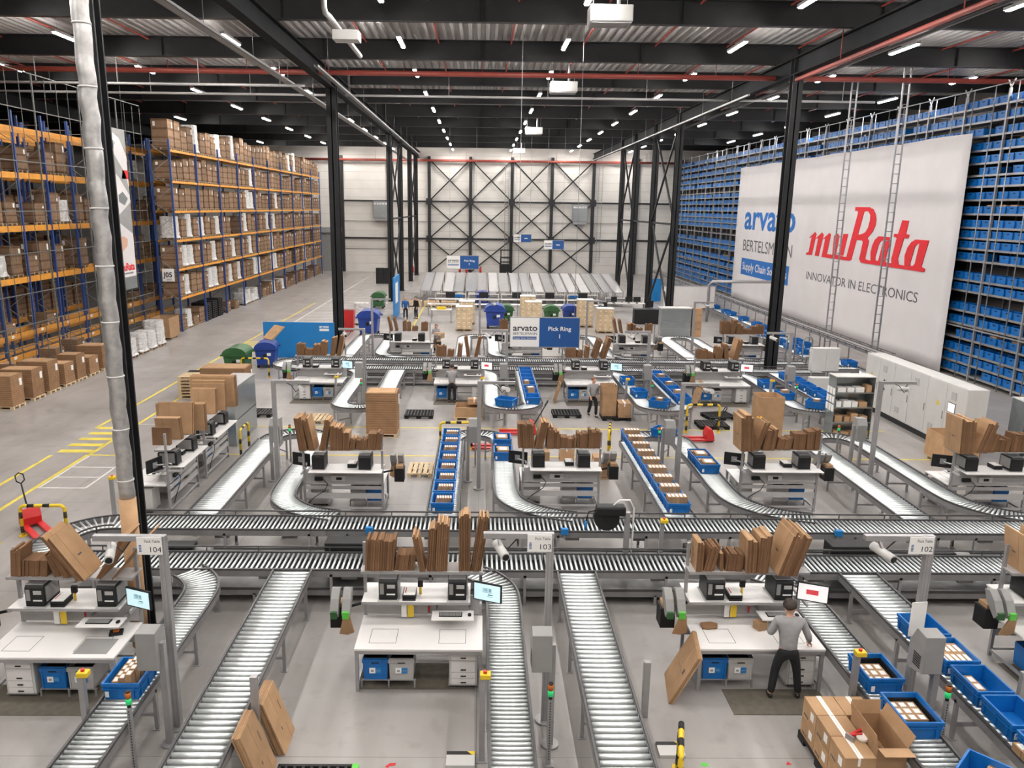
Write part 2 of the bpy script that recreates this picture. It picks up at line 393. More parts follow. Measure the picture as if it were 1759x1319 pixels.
line('floor_line', (-14.2, 48.0), (-14.2, 100), 0.12, 'wline')
for k in range(24): line('floor_line', (-14.2, 50.0+1.9*k), (-9.2, 50.0+1.9*k), 0.09, 'wline')
for y in (30.35, 26.7): line('floor_line', (-9.0, y), (16.5, y), 0.1, 'yline')
line('floor_line', (-5.0, 57.0), (-5.0, 70.5), 0.13, 'yline')
mark('floor_mark', [(-1.45, 10.78), (-1.38, 10.86), (-1.28, 10.86), (-1.29, 10.80), (-1.38, 10.79), (-1.40, 10.74)], 'redp')
mark('floor_mark', [(3.60, 10.84), (3.67, 10.90), (3.74, 10.86), (3.73, 10.80), (3.63, 10.82)], 'lime')
mark('floor_mark', [(5.0, 10.85), (5.05, 10.93), (5.09, 10.85)], 'redp')

# ------------------------------------------------------------------ columns
def column(x, y, w=0.5, top=15.9, bands=True):
    m = MB(); h = w/2
    m.box(x-h, x+h, y-h, y-h+0.045, 0, top).box(x-h, x+h, y+h-0.045, y+h, 0, top).box(x-0.03, x+0.03, y-h, y+h, 0, top)
    m.box(x-h-0.1, x+h+0.1, y-h-0.1, y+h+0.1, 0, 0.04)
    o = struct(m.build('steel_column', 'graph')); return o
column(-6.90, 14.80, 0.30); column(-8.37, 45.96, 0.55)
for y in (73.7, 83.2, 94.3, 103.0): column(-8.37, y, 0.5)
column(15.15, 39.7, 0.5)
for y in (61.9, 70.0, 78.7, 86.0): column(15.1, y, 0.5)
for y, y2 in ((73.7, 83.2), (94.3, 103.0)):
    for z0, z1 in ((0.2, 7.6), (7.6, 15)):
        struct(MB().bar((-8.37, y, z0), (-8.37, y2, z1), 0.14).build('column_brace', 'graph'))
        struct(MB().bar((-8.45, y2, z0), (-8.45, y, z1), 0.14).build('column_brace', 'graph'))
struct(MB().bar((-8.37, 73.7, 7.6), (-8.37, 103, 7.6), 0.16).build('column_tie', 'graph'))
for y, y2 in ((61.9, 70.0), (78.7, 86.0)):
    for z0, z1 in ((0.2, 7.6), (7.6, 15)):
        struct(MB().bar((15.1, y, z0), (15.1, y2, z1), 0.14).build('column_brace', 'graph'))
        struct(MB().bar((15.02, y2, z0), (15.02, y, z1), 0.14).build('column_brace', 'graph'))
struct(MB().bar((15.1, 61.9, 7.6), (15.1, 86, 7.6), 0.16).build('column_tie', 'graph'))

# ------------------------------------------------------------------ ceiling lights
lp = empty('ceiling_light', 'bright strip light', 'ceiling light')
h = MB().box(-0.10, 0.10, -1.25, 1.25, 0.015, 0.13); h.build('housing', 'lampbody', lp)
MB().box(-0.07, 0.07, -1.15, 1.15, -0.03, 0.015).build('diffuser', 'lamp', lp)
hm = MB()
for yy in (-0.9, 0.9): hm.cyl((0, yy, 0.13), (0, yy, 0.95), 0.008, 5)
hm.build('hanger', 'galv', lp)
LX = [-26.2, -18.75, -11.4, -3.7, 3.8, 11.65, 19.3, 27.1]
LY = [38.0+8.35*k for k in range(-5, 9)]
LN = {-26.2: 'row above the orange racks', -18.75: 'row above the left aisle', -11.4: 'row left of the columns', -3.7: 'left centre row', 3.8: 'right centre row', 11.65: 'row left of the right columns', 19.3: 'row right of the right columns', 27.1: 'row above the tote racks'}
for i, x in enumerate(LX):
    for j, y in enumerate(LY):
        if x == 27.1 and y > 95: continue
        if x == -26.2 and (j % 3 or j < 3): continue
        place('light', lp, (x, y, 15.98), 0, 'strip ceiling light, %s in the %s' % (ORD[j]+' from the front', LN[x]), 'strip ceiling lights')

# ------------------------------------------------------------------ pipes, trays, heaters under the roof
def pipe_thing(name, label, cat, pts, r, m, hang=None, n=10):
    o = empty(name, label, cat, pts[0]); b = Vector(pts[0])
    MB().tube([Vector(p)-b for p in pts], r, n).build('pipe_run', m, o)
    if hang:
        for p in hang: MB().cyl(Vector((p[0], p[1], p[2]))-b, Vector((p[0], p[1], p[2]+(hang_h)))-b, 0.02, 6).build('hanger', m, o)
    return o
hang_h = 1.2
pipe_thing('sprinkler_main', 'thick red sprinkler main crossing under the roof beams', 'pipe', [(XL, 42.4, 15.35), (XR, 42.4, 15.35)], 0.13, 'red_pipe', [(x, 42.4, 15.35) for x in range(-40, 33, 4)])
pipe_thing('sprinkler_main', 'red sprinkler pipe running forward above the right column', 'pipe', [(15.0, 2, 14.82), (15.0, 39.3, 14.82)], 0.10, 'red_pipe', [(14.7, 9, 14.82), (14.7, 17.3, 14.82), (14.7, 25.6, 14.82), (14.7, 34, 14.82)])
pipe_thing('sprinkler_main', 'dark red pipe along the top of the far wall', 'pipe', [(-30, 107.3, 14.75), (30, 107.3, 14.75)], 0.16, 'red_pipe', [(x, 107.3, 14.75) for x in range(-20, 28, 6)])
for k in range(21):
    x = -42.0+3.62*k
    pipe_thing('sprinkler_branch', 'thin red sprinkler branch under the roof deck, %s from the left wall' % ORD[k], 'pipe', [(x, 4, 16.72), (x, 104, 16.72)], 0.045, 'red_pipe', n=6)
pipe_thing('conduit', 'pale conduit crossing the hall beyond the red main', 'pipe', [(-30, 50.0, 15.25), (24, 50.0, 15.25)], 0.07, 'grey', [(x, 50, 15.25) for x in range(-26, 24, 6)])
pipe_thing('conduit', 'pale conduit hung over the left aisle before the red main', 'pipe', [(-27, 41.0, 14.5), (-8.8, 41.0, 14.5)], 0.06, 'grey', [(x, 41, 14.5) for x in range(-26, -9, 4)])
def tray(label, x, y0, y1, z, w=0.4):
    o = empty('cable_tray', label, 'cable tray', (x, y0, z)); L = y1-y0
    m = MB().box(-w/2, -w/2+0.02, 0, L, 0, 0.1).box(w/2-0.02, w/2, 0, L, 0, 0.1).box(-w/2, w/2, 0, L, 0, 0.012)
    m.build('tray_bed', 'midgrey', o)
    for k in range(int(L/6)): MB().cyl((0, 3+6*k, 0.1), (0, 3+6*k, 17.0-z), 0.012, 5).build('hanger', 'galv', o)
tray('galvanised cable tray left of the left column row', -9.6, 8, 104, 14.6, 0.36)
tray('galvanised cable tray beside the left roof girder', -7.6, 38, 100, 14.9, 0.2)
tray('galvanised cable tray beside the right roof girder', 14.3, 44, 104, 14.7, 0.12)
tray('galvanised cable tray over the right strip lights', 17.7, 14, 74, 15.62, 0.16)
uh = empty('unit_heater', 'boxy heater', 'heater')
MB().box(-0.75, 0.75, -0.45, 0.45, 0, 0.55).build('casing', 'pale', uh, bevel=0.03)
g = MB()
for k in range(9): g.box(-0.7, 0.7, -0.42+0.1*k, -0.38+0.1*k, -0.05, 0.0)
g.build('louvre', 'grey', uh)
g = MB()
for xx in (-0.6, 0.6): g.cyl((xx, 0, 0.55), (xx, 0, 1.5), 0.012, 5)
g.build('hanger', 'galv', uh)
MB().cyl((0.3, 0, 0.55), (0.3, 0, 1.95), 0.07, 10).build('flue', 'galv', uh)
for n, (x, y) in zip(('nearest the camera', 'just past the red main', 'midway down the hall', 'closest to the far wall'), ((4.5, 29.7), (4.6, 46.6), (4.6, 72.0), (4.5, 97))):
    place('heater', uh, (x, y, 15.1), 0, 'white unit heater hung from the roof, ' + n, 'unit heaters')
o = empty('exhaust_pipe', 'silver exhaust pipe with elbow hung above the left column', 'pipe', (-5.45, 29, 14.6))
MB().tube([(0, 0, 2.22), (0, 0, 0.75), (0.02, 0.08, 0.6), (0.12, 0.3, 0.52), (0.14, 3, 0.5), (0.12, 7.4, 0.5)], 0.10, 10).build('pipe_run', 'foil', o)
MB().box(0.2, 1.1, 0.3, 1.0, -0.2, 0.12).build('burner_box', 'pale', o)
# insulated riser in front of the left column
o = empty('insulated_riser', 'silver foil wrapped riser pipe in front of the left black column', 'pipe', (-6.80, 14.30, 0))
m = MB(); pts = []
for k in range(73):
    pts.append((0.014*math.sin(k*1.7), 0.014*math.cos(k*2.3), 3.1+0.185*k))
m.tube(pts, 0.145, 18); m.build('lagging', 'foil', o)
m = MB()
for k in range(14): m.cyl((0, 0, 3.5+1.02*k), (0, 0, 3.53+1.02*k), 0.158, 18)
m.build('strap', 'pale', o)
MB().cyl((0, 0, 0), (0, 0, 3.15), 0.16, 16).build('cardboard_sleeve', 'carton', o)['label'] = 'brown cardboard sleeve at the foot'
# hung wires for lamps
for k, (x, y) in enumerate(((1.4, 36), (4.67, 36))):
    pass
# wall things far away
for n, x, z in (('left', -13.4, 7.2), ('right', 13.3, 7.0)):
    o = empty('wall_heater', 'grey metal heater box on the far wall, %s' % ('left of the braced posts' if n == 'left' else 'beside the ladder'), 'heater', (x, 107.3, z))
    MB().box(-1.0, 1.0, -0.5, 0.5, 0, 2.2).build('casing', 'steelsheet', o, bevel=0.04)
    g = MB()
    for k in range(5): g.box(-0.9+0.37*k, -0.6+0.37*k, -0.53, -0.5, 1.75, 2.0)
    g.build('louvre', 'pale', o)
    MB().box(-0.9, 0.9, -0.4, 0.69, -0.35, 0).build('bracket', 'galv', o)
def ladder(label, cat, x, y, z0, z1, w, m, face='y', step=0.3, r=0.03):
    o = empty('ladder', label, cat, (x, y, z0)); H = z1-z0
    for s in (-1, 1):
        p = (s*w/2, 0) if face == 'y' else (0, s*w/2)
        MB().box(p[0]-r, p[0]+r, p[1]-r, p[1]+r, 0, H).build('stile', m, o)
    g = MB(); k = 0.2
    while k < H:
        p = (w/2, 0) if face == 'y' else (0, w/2)
        g.cyl((-p[0], -p[1], k), (p[0], p[1], k), r*0.6, 6); k += step
    g.build('rungs', m, o); return o
ladder('access ladder on the far wall by the right braced post', 'ladder', 16.0, 107.6, 1.5, 14.4, 0.5, 'midgrey')
lad = ladder('access ladder beside the middle post of the far wall', 'ladder', 3.45, 107.1, 0, 14.4, 0.5, 'midgrey')
o = empty('forklift', 'black lift truck with mast parked by the far wall', 'forklift', (3.3, 104.5, 0))
MB().box(-0.75, 0.75, -0.9, 1.2, 0.25, 1.4).build('chassis', 'dark', o, bevel=0.08)
MB().box(-0.7, -0.55, -1.15, -0.95, 0.1, 3.4).box(0.55, 0.7, -1.15, -0.95, 0.1, 3.4).box(-0.7, 0.7, -1.15, -1.0, 3.25, 3.4).box(-0.7, 0.7, -1.15, -1.0, 1.7, 1.85).build('mast', 'dark', o)
MB().box(-0.7, 0.7, -0.9, 1.0, 2.25, 2.35).build('cab_roof', 'dark', o)
g = MB()
for sx in (-0.65, 0.65):
    for sy in (-0.85, 0.95): g.bar((sx, sy, 1.3), (sx, sy*0.9, 2.3), 0.07)
g.build('cab_post', 'dark', o)
for sx in (-0.62, 0.62):
    for sy in (-0.6, 0.85): MB().cyl((sx-0.12, sy, 0.3), (sx+0.12, sy, 0.3), 0.3, 14).build('wheel', 'dark', o)
for k, (x, z) in enumerate(((-9.2, 0.0), (-2.8, 0.0), (-1.9, 0), (0.0, 0))):
    o = empty('fire_extinguisher', 'red fire extinguisher by the far wall, %s from the left' % ORD[k], 'fire extinguisher', (x, 107.2, 0.0))
    MB().cyl((0, 0, 0), (0, 0, 0.75), 0.16, 10).build('cylinder_body', 'redp', o); MB().cyl((0, 0, 0.75), (0, 0, 0.9), 0.05, 8).build('valve', 'dark', o)
    MB().box(-0.05, 0.05, 0.1, 0.3, 0.2, 0.5).build('wall_hook', 'dark', o)
# ------------------------------------------------------------------ pallets and loads (shared meshes)
def pallet_mesh(w=1.2, d=0.8, mtl='wood'):
    m = MB()
    for k in range(5): y = -d/2+0.05+k*(d-0.1)/4; m.box(-w/2, w/2, y-0.06, y+0.06, 0.122, 0.144)
    for x in (-w/2+0.07, 0, w/2-0.07): m.box(x-0.07, x+0.07, -d/2, d/2, 0.1, 0.122)
    for x in (-w/2+0.07, 0, w/2-0.07):
        for y in (-d/2+0.06, 0, d/2-0.06): m.box(x-0.07, x+0.07, y-0.06, y+0.06, 0.022, 0.1)
    for y in (-d/2+0.06, 0, d/2-0.06): m.box(-w/2, w/2, y-0.06, y+0.06, 0, 0.022)
    return m.mesh('pallet', mtl)
PAL_EUR = pallet_mesh(); PAL_RACK = pallet_mesh(1.2, 1.0, 'pwood'); PAL_WOOD = pallet_mesh(1.2, 1.0, 'wood')
def load_mesh(kind, w, d, h, seed):
    r = random.Random(seed); m = MB()
    if kind == 'carton':
        nx = r.choice((1, 2)); nl = r.choice((3, 4, 5))
        for i in range(nx):
            for l in range(nl):
                a = -w/2+i*w/nx; j = r.uniform(-0.012, 0.012)
                m.box(a+0.006, a+w/nx-0.006, -d/2+j, d/2+j, h*l/nl+0.003, h*(l+1)/nl-0.003)
        m.box(-w/2-0.004, -w/2, d/2-0.28, d/2-0.12, h*0.74, h*0.9, 1); m.box(w/2-0.26, w/2-0.12, -d/2-0.006, -d/2-0.001, h*0.70, h*0.9, 1)
        return m.mesh('load', ['loads', 'paper'])
    # stretch wrapped, slightly bulging and crumpled column
    n, k = 20, 9; vs = []
    for j in range(k+1):
        z = h*j/k; f = 1-0.06*(j/k)+(0.10 if j == 0 else 0)
        for i in range(n):
            a = 2*PI*i/n; ca, sa = math.cos(a), math.sin(a); q = (abs(ca)**6+abs(sa)**6)**(-1/6)
            b = f+r.uniform(-0.035, 0.03); vs.append((w/2*ca*q*b, d/2*sa*q*b, z))
    fs = [(j*n+i, j*n+(i+1) % n, (j+1)*n+(i+1) % n, (j+1)*n+i) for j in range(k) for i in range(n)]
    m.add(vs, fs+[tuple(range(k*n, (k+1)*n))], 0); return m.mesh('load', 'wrap')
LOADS = {('carton', s): load_mesh('carton', 1.0, 1.1, 1.0, s) for s in range(6)}
LOADS.update({('wrap', s): load_mesh('wrap', 1.0, 1.1, 1.0, s) for s in range(4)})
def pallet_load(kind, seed, loc, h, label, group, w=1.0, d=1.1, rz=0.0):
    o = empty('pallet_load', label, 'pallet load', loc, rz, group)
    p = link('pallet', PAL_RACK, o); p.scale = (d/1.2, w/1.0, 1)
    l = link('load', LOADS[(kind, seed)], o, (0, 0, 0.144)); l.rotation_euler = (0, 0, PI/2); l.scale = (w, d/1.1, h)
    return o

# ------------------------------------------------------------------ left aisle rack with the J05 sign
RX, RD = -20.85, 1.3
LEV = [2.34, 4.33, 6.30, 8.27, 10.25, 12.28]
UP = [54.35+4.93*k for k in range(11)]
def frame_meshes():
    m = MB(); m.box(-0.06, 0.06, -0.05, 0.05, 0, 12.95).box(-0.09, 0.09, -0.09, 0.09, 0, 0.02); post = m.mesh('post', 'rackblue')
    m = MB(); z = 0.3; s = 1
    while z < 12.4:
        m.bar((0 if s > 0 else -RD, 0, z), (-RD if s > 0 else 0, 0, z+0.95), 0.035); z += 0.95; s = -s
    for z in (0.25, 12.8): m.bar((0, 0, z), (-RD, 0, z), 0.035)
    return post, m.mesh('bracing', 'galv')
POST, BRAC = frame_meshes()
def upright(x, y, label, group):
    o = empty('rack_upright', label, 'rack upright', (x, y, 0), 0, group)
    link('post', POST, o); link('post', POST, o, (-RD, 0, 0)); link('bracing', BRAC, o)
    return o
for k, y in enumerate(UP):
    u = upright(RX, y, 'blue upright frame of the left pallet rack, %s from the J05 end' % ORD[k], 'blue rack uprights')
    if k == 0:
        s = MB().box(-1.05, -0.23, -0.15, -0.11, 3.5, 4.36); o = s.build('aisle_sign', 'paper', u); o['label'] = 'white aisle sign reading J05'
        text('lettering', 'J05', 0.46, 'signtext', u, (-0.95, -0.16, 3.80), (PI/2, 0, 0), 0.62, 0.003, 0.012)
        text('lettering', '||||||', 0.12, 'signtext', u, (-0.77, -0.16, 3.6), (PI/2, 0, 0), 0.30, 0.002)
BEAM = MB().box(-0.03, 0.03, 0.06, 4.87, -0.15, 0)
for i in range(10): BEAM.cbox((0.032, 0.25+0.48*i, -0.075), (0.004, 0.05, 0.05))
BEAM = BEAM.mesh('beam', 'orange')
for k in range(10):
    for l, z in enumerate(LEV):
        o = empty('rack_beam_pair', 'orange rack beams, %s shelf up in the %s bay from J05' % (ORD[l], ORD[k]), 'rack beam', (RX, UP[k], z), 0, 'orange rack beams')
        link('beam', BEAM, o); link('beam', BEAM, o, (-RD, 0, 0))
rr = random.Random(11)
for k in range(10):
    for l, z in enumerate([0.0]+LEV):
        for s in range(4):
            y = UP[k]+0.68+1.19*s
            where = '%s shelf up, %s bay from the J05 sign, %s of four' % (ORD[l-1], ORD[k], ORD[s]) if l else 'on the floor, %s bay from the J05 sign, %s of four' % (ORD[k], ORD[s])
            q = rr.random(); h = rr.uniform(1.35, 1.6) if l else rr.uniform(0.6, 1.35)
            if l == len(LEV): h = rr.uniform(1.5, 2.0)
            if q < 0.05 or (l == 0 and k == 1): continue
            wrapped = (0.05 < q < 0.38 and l <= 3 and k < 6) or (q < 0.14)
            if wrapped: pallet_load('wrap', rr.randrange(4), (RX-0.62, y, z), h, 'white wrapped pallet, '+where, 'pallet loads in the left rack', rr.uniform(0.86, 1.0))
            else: pallet_load('carton', rr.randrange(6), (RX-0.62, y, z), h*rr.uniform(0.85, 1), 'brown carton pallet, '+where, 'pallet loads in the left rack', rr.uniform(0.9, 1.04))
# black plastic pallets stacked on the floor in bay two
def plastic_pallet_mesh(w=1.2, d=1.0):
    m = MB(); m.box(-w/2, w/2, -d/2, -d/2+0.05, 0.10, 0.15).box(-w/2, w/2, d/2-0.05, d/2, 0.10, 0.15).box(-w/2, -w/2+0.05, -d/2, d/2, 0.10, 0.15).box(w/2-0.05, w/2, -d/2, d/2, 0.10, 0.15)
    for i in range(1, 9):
        a = -w/2+i*w/9; m.box(a-0.022, a+0.022, -d/2, d/2, 0.12, 0.148)
    for i in range(1, 7):
        a = -d/2+i*d/7; m.box(-w/2, w/2, a-0.022, a+0.022, 0.118, 0.146)
    for x in (-w/2+0.09, 0, w/2-0.09):
        for y in (-d/2+0.08, 0, d/2-0.08): m.box(x-0.09, x+0.09, y-0.08, y+0.08, 0.02, 0.12)
    for x in (-w/2+0.09, 0, w/2-0.09): m.box(x-0.09, x+0.09, -d/2, d/2, 0, 0.02)
    return m.mesh('plastic_pallet', 'dark')
PLP = plastic_pallet_mesh()
def plastic_pallet(x, y, z, rz, label, group=None):
    o = link('plastic_pallet', PLP, None, (x, y, z), rz); return tag(o, label, 'pallet', group)
for c in range(3):
    for l in range(9):
        plastic_pallet(RX-0.62, UP[1]+0.8+1.35*c, 0.152*l, 0, 'black plastic pallet in the %s stack under the rack, %s up' % (ORD[c], ORD[l]), 'black pallets stacked under the left rack')

# ------------------------------------------------------------------ orange rack behind the wire fence, nearer the camera
NX = -24.0; NUP = [30.9+2.75*k for k in range(12)]; NLEV = [0.95, 2.05, 4.88, 7.52, 10.22, 12.5]
NPOST = MB().box(-0.065, 0.065, -0.055, 0.055, 0, 13.3).mesh('post', 'rackblue')
for k, y in enumerate(NUP):
    o = empty('rack_upright', 'blue rack upright behind the wire fence, %s from the camera' % ORD[k], 'rack upright', (NX, y, 0), 0, 'blue uprights behind the fence')
    link('post', NPOST, o); link('post', NPOST, o, (-RD, 0, 0)); link('bracing', BRAC, o)
NB = MB().box(-0.04, 0.04, 0.07, 2.68, -0.30, 0).mesh('beam', 'orange')
for k in range(11):
    for l, z in enumerate(NLEV):
        o = empty('rack_beam_pair', 'orange beams behind the fence, %s shelf up in the %s bay' % (ORD[l], ORD[k]), 'rack beam', (NX, NUP[k], z), 0, 'orange beams behind the fence')
        link('beam', NB, o); link('beam', NB, o, (-RD, 0, -0.0))
        if z in (0.95, 2.05):
            c = MB().box(0.045, 0.05, 0.5, 0.75, -0.17, -0.02).build('location_card', 'paper', o)
for k in range(11):
    for l, z in enumerate(NLEV[1:]):
        for s in range(2):
            q = rr.random()
            if q < 0.34 or l == 4: continue
            h = rr.uniform(0.9, 1.7) if l < 4 else rr.uniform(0.3, 0.8)
            if l == 0: h = rr.uniform(0.25, 0.9)
            pallet_load('wrap' if q > 0.9 else 'carton', rr.randrange(4), (NX-0.66, NUP[k]+0.76+1.24*s, z), h,
                        '%s pallet behind the wire fence, %s shelf, %s bay, %s' % ('wrapped' if q > 0.9 else 'brown', ORD[l], ORD[k], ('near one', 'far one')[s]), 'pallet loads behind the fence')
# second rack row deeper in, only its loads and posts show between the beams
for k in range(0, 9, 1):
    o = empty('rack_upright', 'dark upright in the deeper rack row behind the fence, %s along' % ORD[k], 'rack upright', (-27.2, 32.0+2.75*k, 0), 0, 'uprights of the deeper row')
    link('post', NPOST, o); link('post', NPOST, o, (-RD, 0, 0))
for k in range(8):
    for l, z in enumerate(NLEV):
        o = empty('rack_beam_pair', 'orange beams of the deeper row, %s shelf up in the %s bay' % (ORD[l], ORD[k]), 'rack beam', (-27.2, 32.0+2.75*k, z), 0, 'orange beams of the deeper row')
        link('beam', NB, o); link('beam', NB, o, (-RD, 0, 0))
deep = MB()
for k in range(8):
    for z in NLEV[1:5]:
        for s in range(2):
            y = 32.76+2.75*k+1.24*s; h = rr.uniform(1.3, 1.9); deep.box(-28.4, -27.3, y-0.5, y+0.5, z+0.144, z+0.144+h, 0)
            for q in range(3): deep.box(-28.4, -27.3, y-0.48+0.4*q, y-0.36+0.4*q, z, z+0.144, 1)
o = link('deep_rack_loads', deep.mesh('deep_rack_loads', ['loads', 'pwood'])); tag(o, 'brown pallet loads filling the deeper rack row behind the fence', 'pallet loads', None, 'stuff')
# wire fence in front of it
fence = empty('mesh_fence', 'tall grey wire fence in front of the orange pallet rack', 'fence', (-21.6, 31, 0))
PM2 = MB().box(-0.012, 0.012, -0.012, 0.012, 0.9, 14.6).mesh('wire', 'mesh')
for k in range(20):
    if k % 4 == 0: link('post', MB().box(-0.03, 0.03, -0.03, 0.03, 0, 14.75).mesh('post', 'mesh'), fence, (0, 1.1*k, 0))
    else: link('wire', PM2, fence, (0, 1.1*k, 0))
for z in (1.1, 2.0, 3.0, 4.45, 6.35, 8.3, 10.6, 13.0, 14.7):
    MB().box(-0.02, 0.02, 0, 20.9, z-0.022, z+0.022).build('rail', 'mesh', fence)
g = MB()
for k in range(26): g.box(-0.005, 0.005, 0, 20.9, 1.15+0.072*k, 1.155+0.072*k)
g.build('mesh_panel', 'mesh', fence)
# hanging banner beside the left column
hb = empty('hanging_banner', 'tall hanging banner with grey triangles and red lettering beside the left column', 'banner', (-21.45, 46.6, 3.6))
MB().box(0, 0.02, 0, 2.5, 0, 9.4).build('cloth', 'bannerw', hb)
def tri(pts, m, name, e=0.006): return MB().prism(pts, 0.02, 0.02+e, 0).build(name, m, hb)
tri([(0, 9.4), (2.5, 9.4), (2.5, 7.9), (1.7, 8.9)], 'midgrey', 'print_patch'); tri([(0, 7.3), (1.3, 6.6), (2.5, 5.6), (2.5, 6.0), (2.1, 6.9), (0.9, 7.9), (0, 8.6)], 'midgrey', 'print_patch')
tri([(1.6, 6.55), (2.5, 6.55), (2.5, 7.05), (1.8, 7.05)], 'bannerred', 'print_patch'); tri([(0.3, 4.2), (2.5, 3.3), (2.5, 5.2), (1.9, 4.9)], 'midgrey', 'print_patch')
tri([(1.0, 5.2), (1.7, 5.0), (2.2, 5.4), (1.6, 5.8), (1.0, 5.6)], 'steelsheet', 'print_patch'); tri([(0, 8.0), (0.7, 7.9), (1.1, 8.6), (0.5, 8.9), (0, 8.8)], 'steelsheet', 'print_patch')
tri([(0.4, 2.1), (0.9, 2.3), (1.6, 2.6), (1.7, 3.0), (1.2, 3.2), (0.4, 3.1)], 'skin', 'print_patch')
tri([(0, 0), (2.5, 0), (2.5, 0.75), (0, 0.75)], 'steelsheet', 'print_patch')
text('lettering', 'muRata', 0.62, 'bannerred', hb, (0.03, 0.35, 1.15), (PI/2, 0, PI/2), 1.95, 0.002, 0.02)
text('lettering', 'INNOVATOR IN ELECTRONICS', 0.15, 'bannergrey', hb, (0.03, 0.4, 0.92), (PI/2, 0, PI/2), 1.7, 0.002)
for s in (0.1, 2.4): MB().cyl((0.01, s, 9.4), (0.01, s, 13.42), 0.012, 6).build('cord', 'mesh', hb)

# stacks of flat board and wrapped pallets along the left aisle
def board_stack(name, x, y, w, d, h, label, group, mtl='board', pal=PAL_WOOD, rz=0.0, cat='pallet stack'):
    o = empty(name, label, cat, (x, y, 0), rz, group)
    p = link('pallet', pal, o); p.scale = (w/1.2, d/1.0, 1)
    r = random.Random(int(abs(x*91+y*37))); m = MB(); n = max(3, int(h/0.28)); z = 0.144
    for k in range(n):
        a, b = r.uniform(-0.012, 0.012), r.uniform(-0.012, 0.012); hh = h/n
        m.box(-w/2+0.02+a, w/2-0.02+a, -d/2+0.02+b, d/2-0.02+b, z, z+hh-0.004); z += hh
    m.build('boards', mtl, o)
    MB().box(-w/2+0.1, w/2-0.1, -d/2+0.1, d/2-0.1, z-0.004, z+0.006).build('top_sheet', 'carton', o)
    c = MB().box(w/2-0.02, w/2-0.012+0.02, d/2-0.3, d/2-0.14, h*0.72, h*0.95).build('label_card', 'paper', o)
    return o
for k, (y, h, w, d) in enumerate(((33.05, 1.32, 1.3, 0.95), (34.65, 1.28, 1.5, 0.95), (36.0, 1.38, 1.45, 0.95), (37.4, 1.0, 1.0, 0.95), (38.55, 1.22, 1.05, 0.9), (39.85, 0.85, 0.8, 1.0), (41.35, 1.2, 1.4, 1.1), (42.9, 0.9, 1.2, 1.0))):
    board_stack('board_pallet', -19.98-w/2, y, w, d, h, 'brown flat board pallet on the left aisle floor, %s from the camera' % ORD[k], 'flat board pallets along the left aisle')
for k, (x, y, h) in enumerate(((-21.9, 36.9, 1.25), (-21.7, 38.6, 1.1), (-21.9, 40.6, 1.35), (-21.8, 42.6, 1.5))):
    board_stack('board_pallet', x-0.6, y, 0.9, 0.9, h-0.2, 'brown board pallet in the back row by the fence, %s along' % ORD[k], 'flat board pallets along the left aisle')
for k, (y, h) in enumerate(((44.6, 1.0), (46.1, 1.05), (47.4, 1.0), (48.75, 1.45))):
    pallet_load('wrap', k % 4, (-20.5, y, 0), h, 'low wrapped pallet on the left aisle floor, %s beyond the column' % ORD[k], 'wrapped pallets along the left aisle', 1.0, 1.1)
o = empty('open_carton', 'large open brown pallet carton in front of the J05 frame', 'carton', (-20.9, 51.5, 0))
link('pallet', PAL_RACK, o); m = MB(); m.tub(1.25, 1.7, 1.3, 0.02, 0, 0.144); m.build('box_body', 'carton', o)

# ------------------------------------------------------------------ right hand tote racks
TX = 26.0; BAY = 3.5; TB = [29.8+BAY*k for k in range(22)]
TLEV = [0.30, 0.86, 1.42, 2.16, 2.92, 3.62, 4.68, 5.26, 6.29, 6.90, 7.45, 8.00, 8.70, 9.42, 10.10, 10.66, 11.27, 11.92, 12.64, 13.36, 14.10]
RPOST = MB().box(-0.06, 0.06, -0.05, 0.05, 0, 14.75).mesh('post', 'galv')
SHELF = MB().box(-0.03, 0.02, 0.055, BAY-0.055, -0.10, 0).box(0.02, 1.23, 0.055, BAY-0.055, -0.03, -0.005).mesh('shelf', 'galv')
BACK = MB().box(1.37, 1.40, 0.02, BAY-0.02, 0, 14.7).mesh('shade_backing', 'dark_wall')  # added dark sheet, stands in for the shaded depth between the totes
TOPB = MB().bar((-0.02, 0, 14.75), (-0.02, -0.3, 15.15), 0.05).bar((0.02, 0, 14.75), (0.02, 0.3, 15.15), 0.05).mesh('top_bracket', 'lampbody')
for k, y in enumerate(TB):
    o = empty('tote_rack', 'tall grey shelving bay of blue totes on the right, %s from the camera' % ORD[k], 'storage rack', (TX, y, 0), 0, 'tall tote racks')
    link('post', RPOST, o); link('post', RPOST, o, (1.3, 0, 0)); link('shade_backing', BACK, o); link('top_bracket', TOPB, o)
    for z in TLEV: link('shelf', SHELF, o, (0, 0, z))
fm = empty('rack_guard', 'row of slim guard posts with top rail before the tote racks', 'fence', (TX-0.16, 29.8, 0))
GP = MB().cyl((0, 0, 0), (0, 0, 14.95), 0.028, 6).mesh('guard_post', 'galv')
for k in range(44): link('guard_post', GP, fm, (0, 0.9+1.75*k, 0))
MB().box(-0.025, 0.025, 0, 77, 14.95, 15.0).build('rail', 'galv', fm); MB().box(-0.025, 0.025, 0, 77, 2.72, 2.79).build('rail', 'galv', fm)
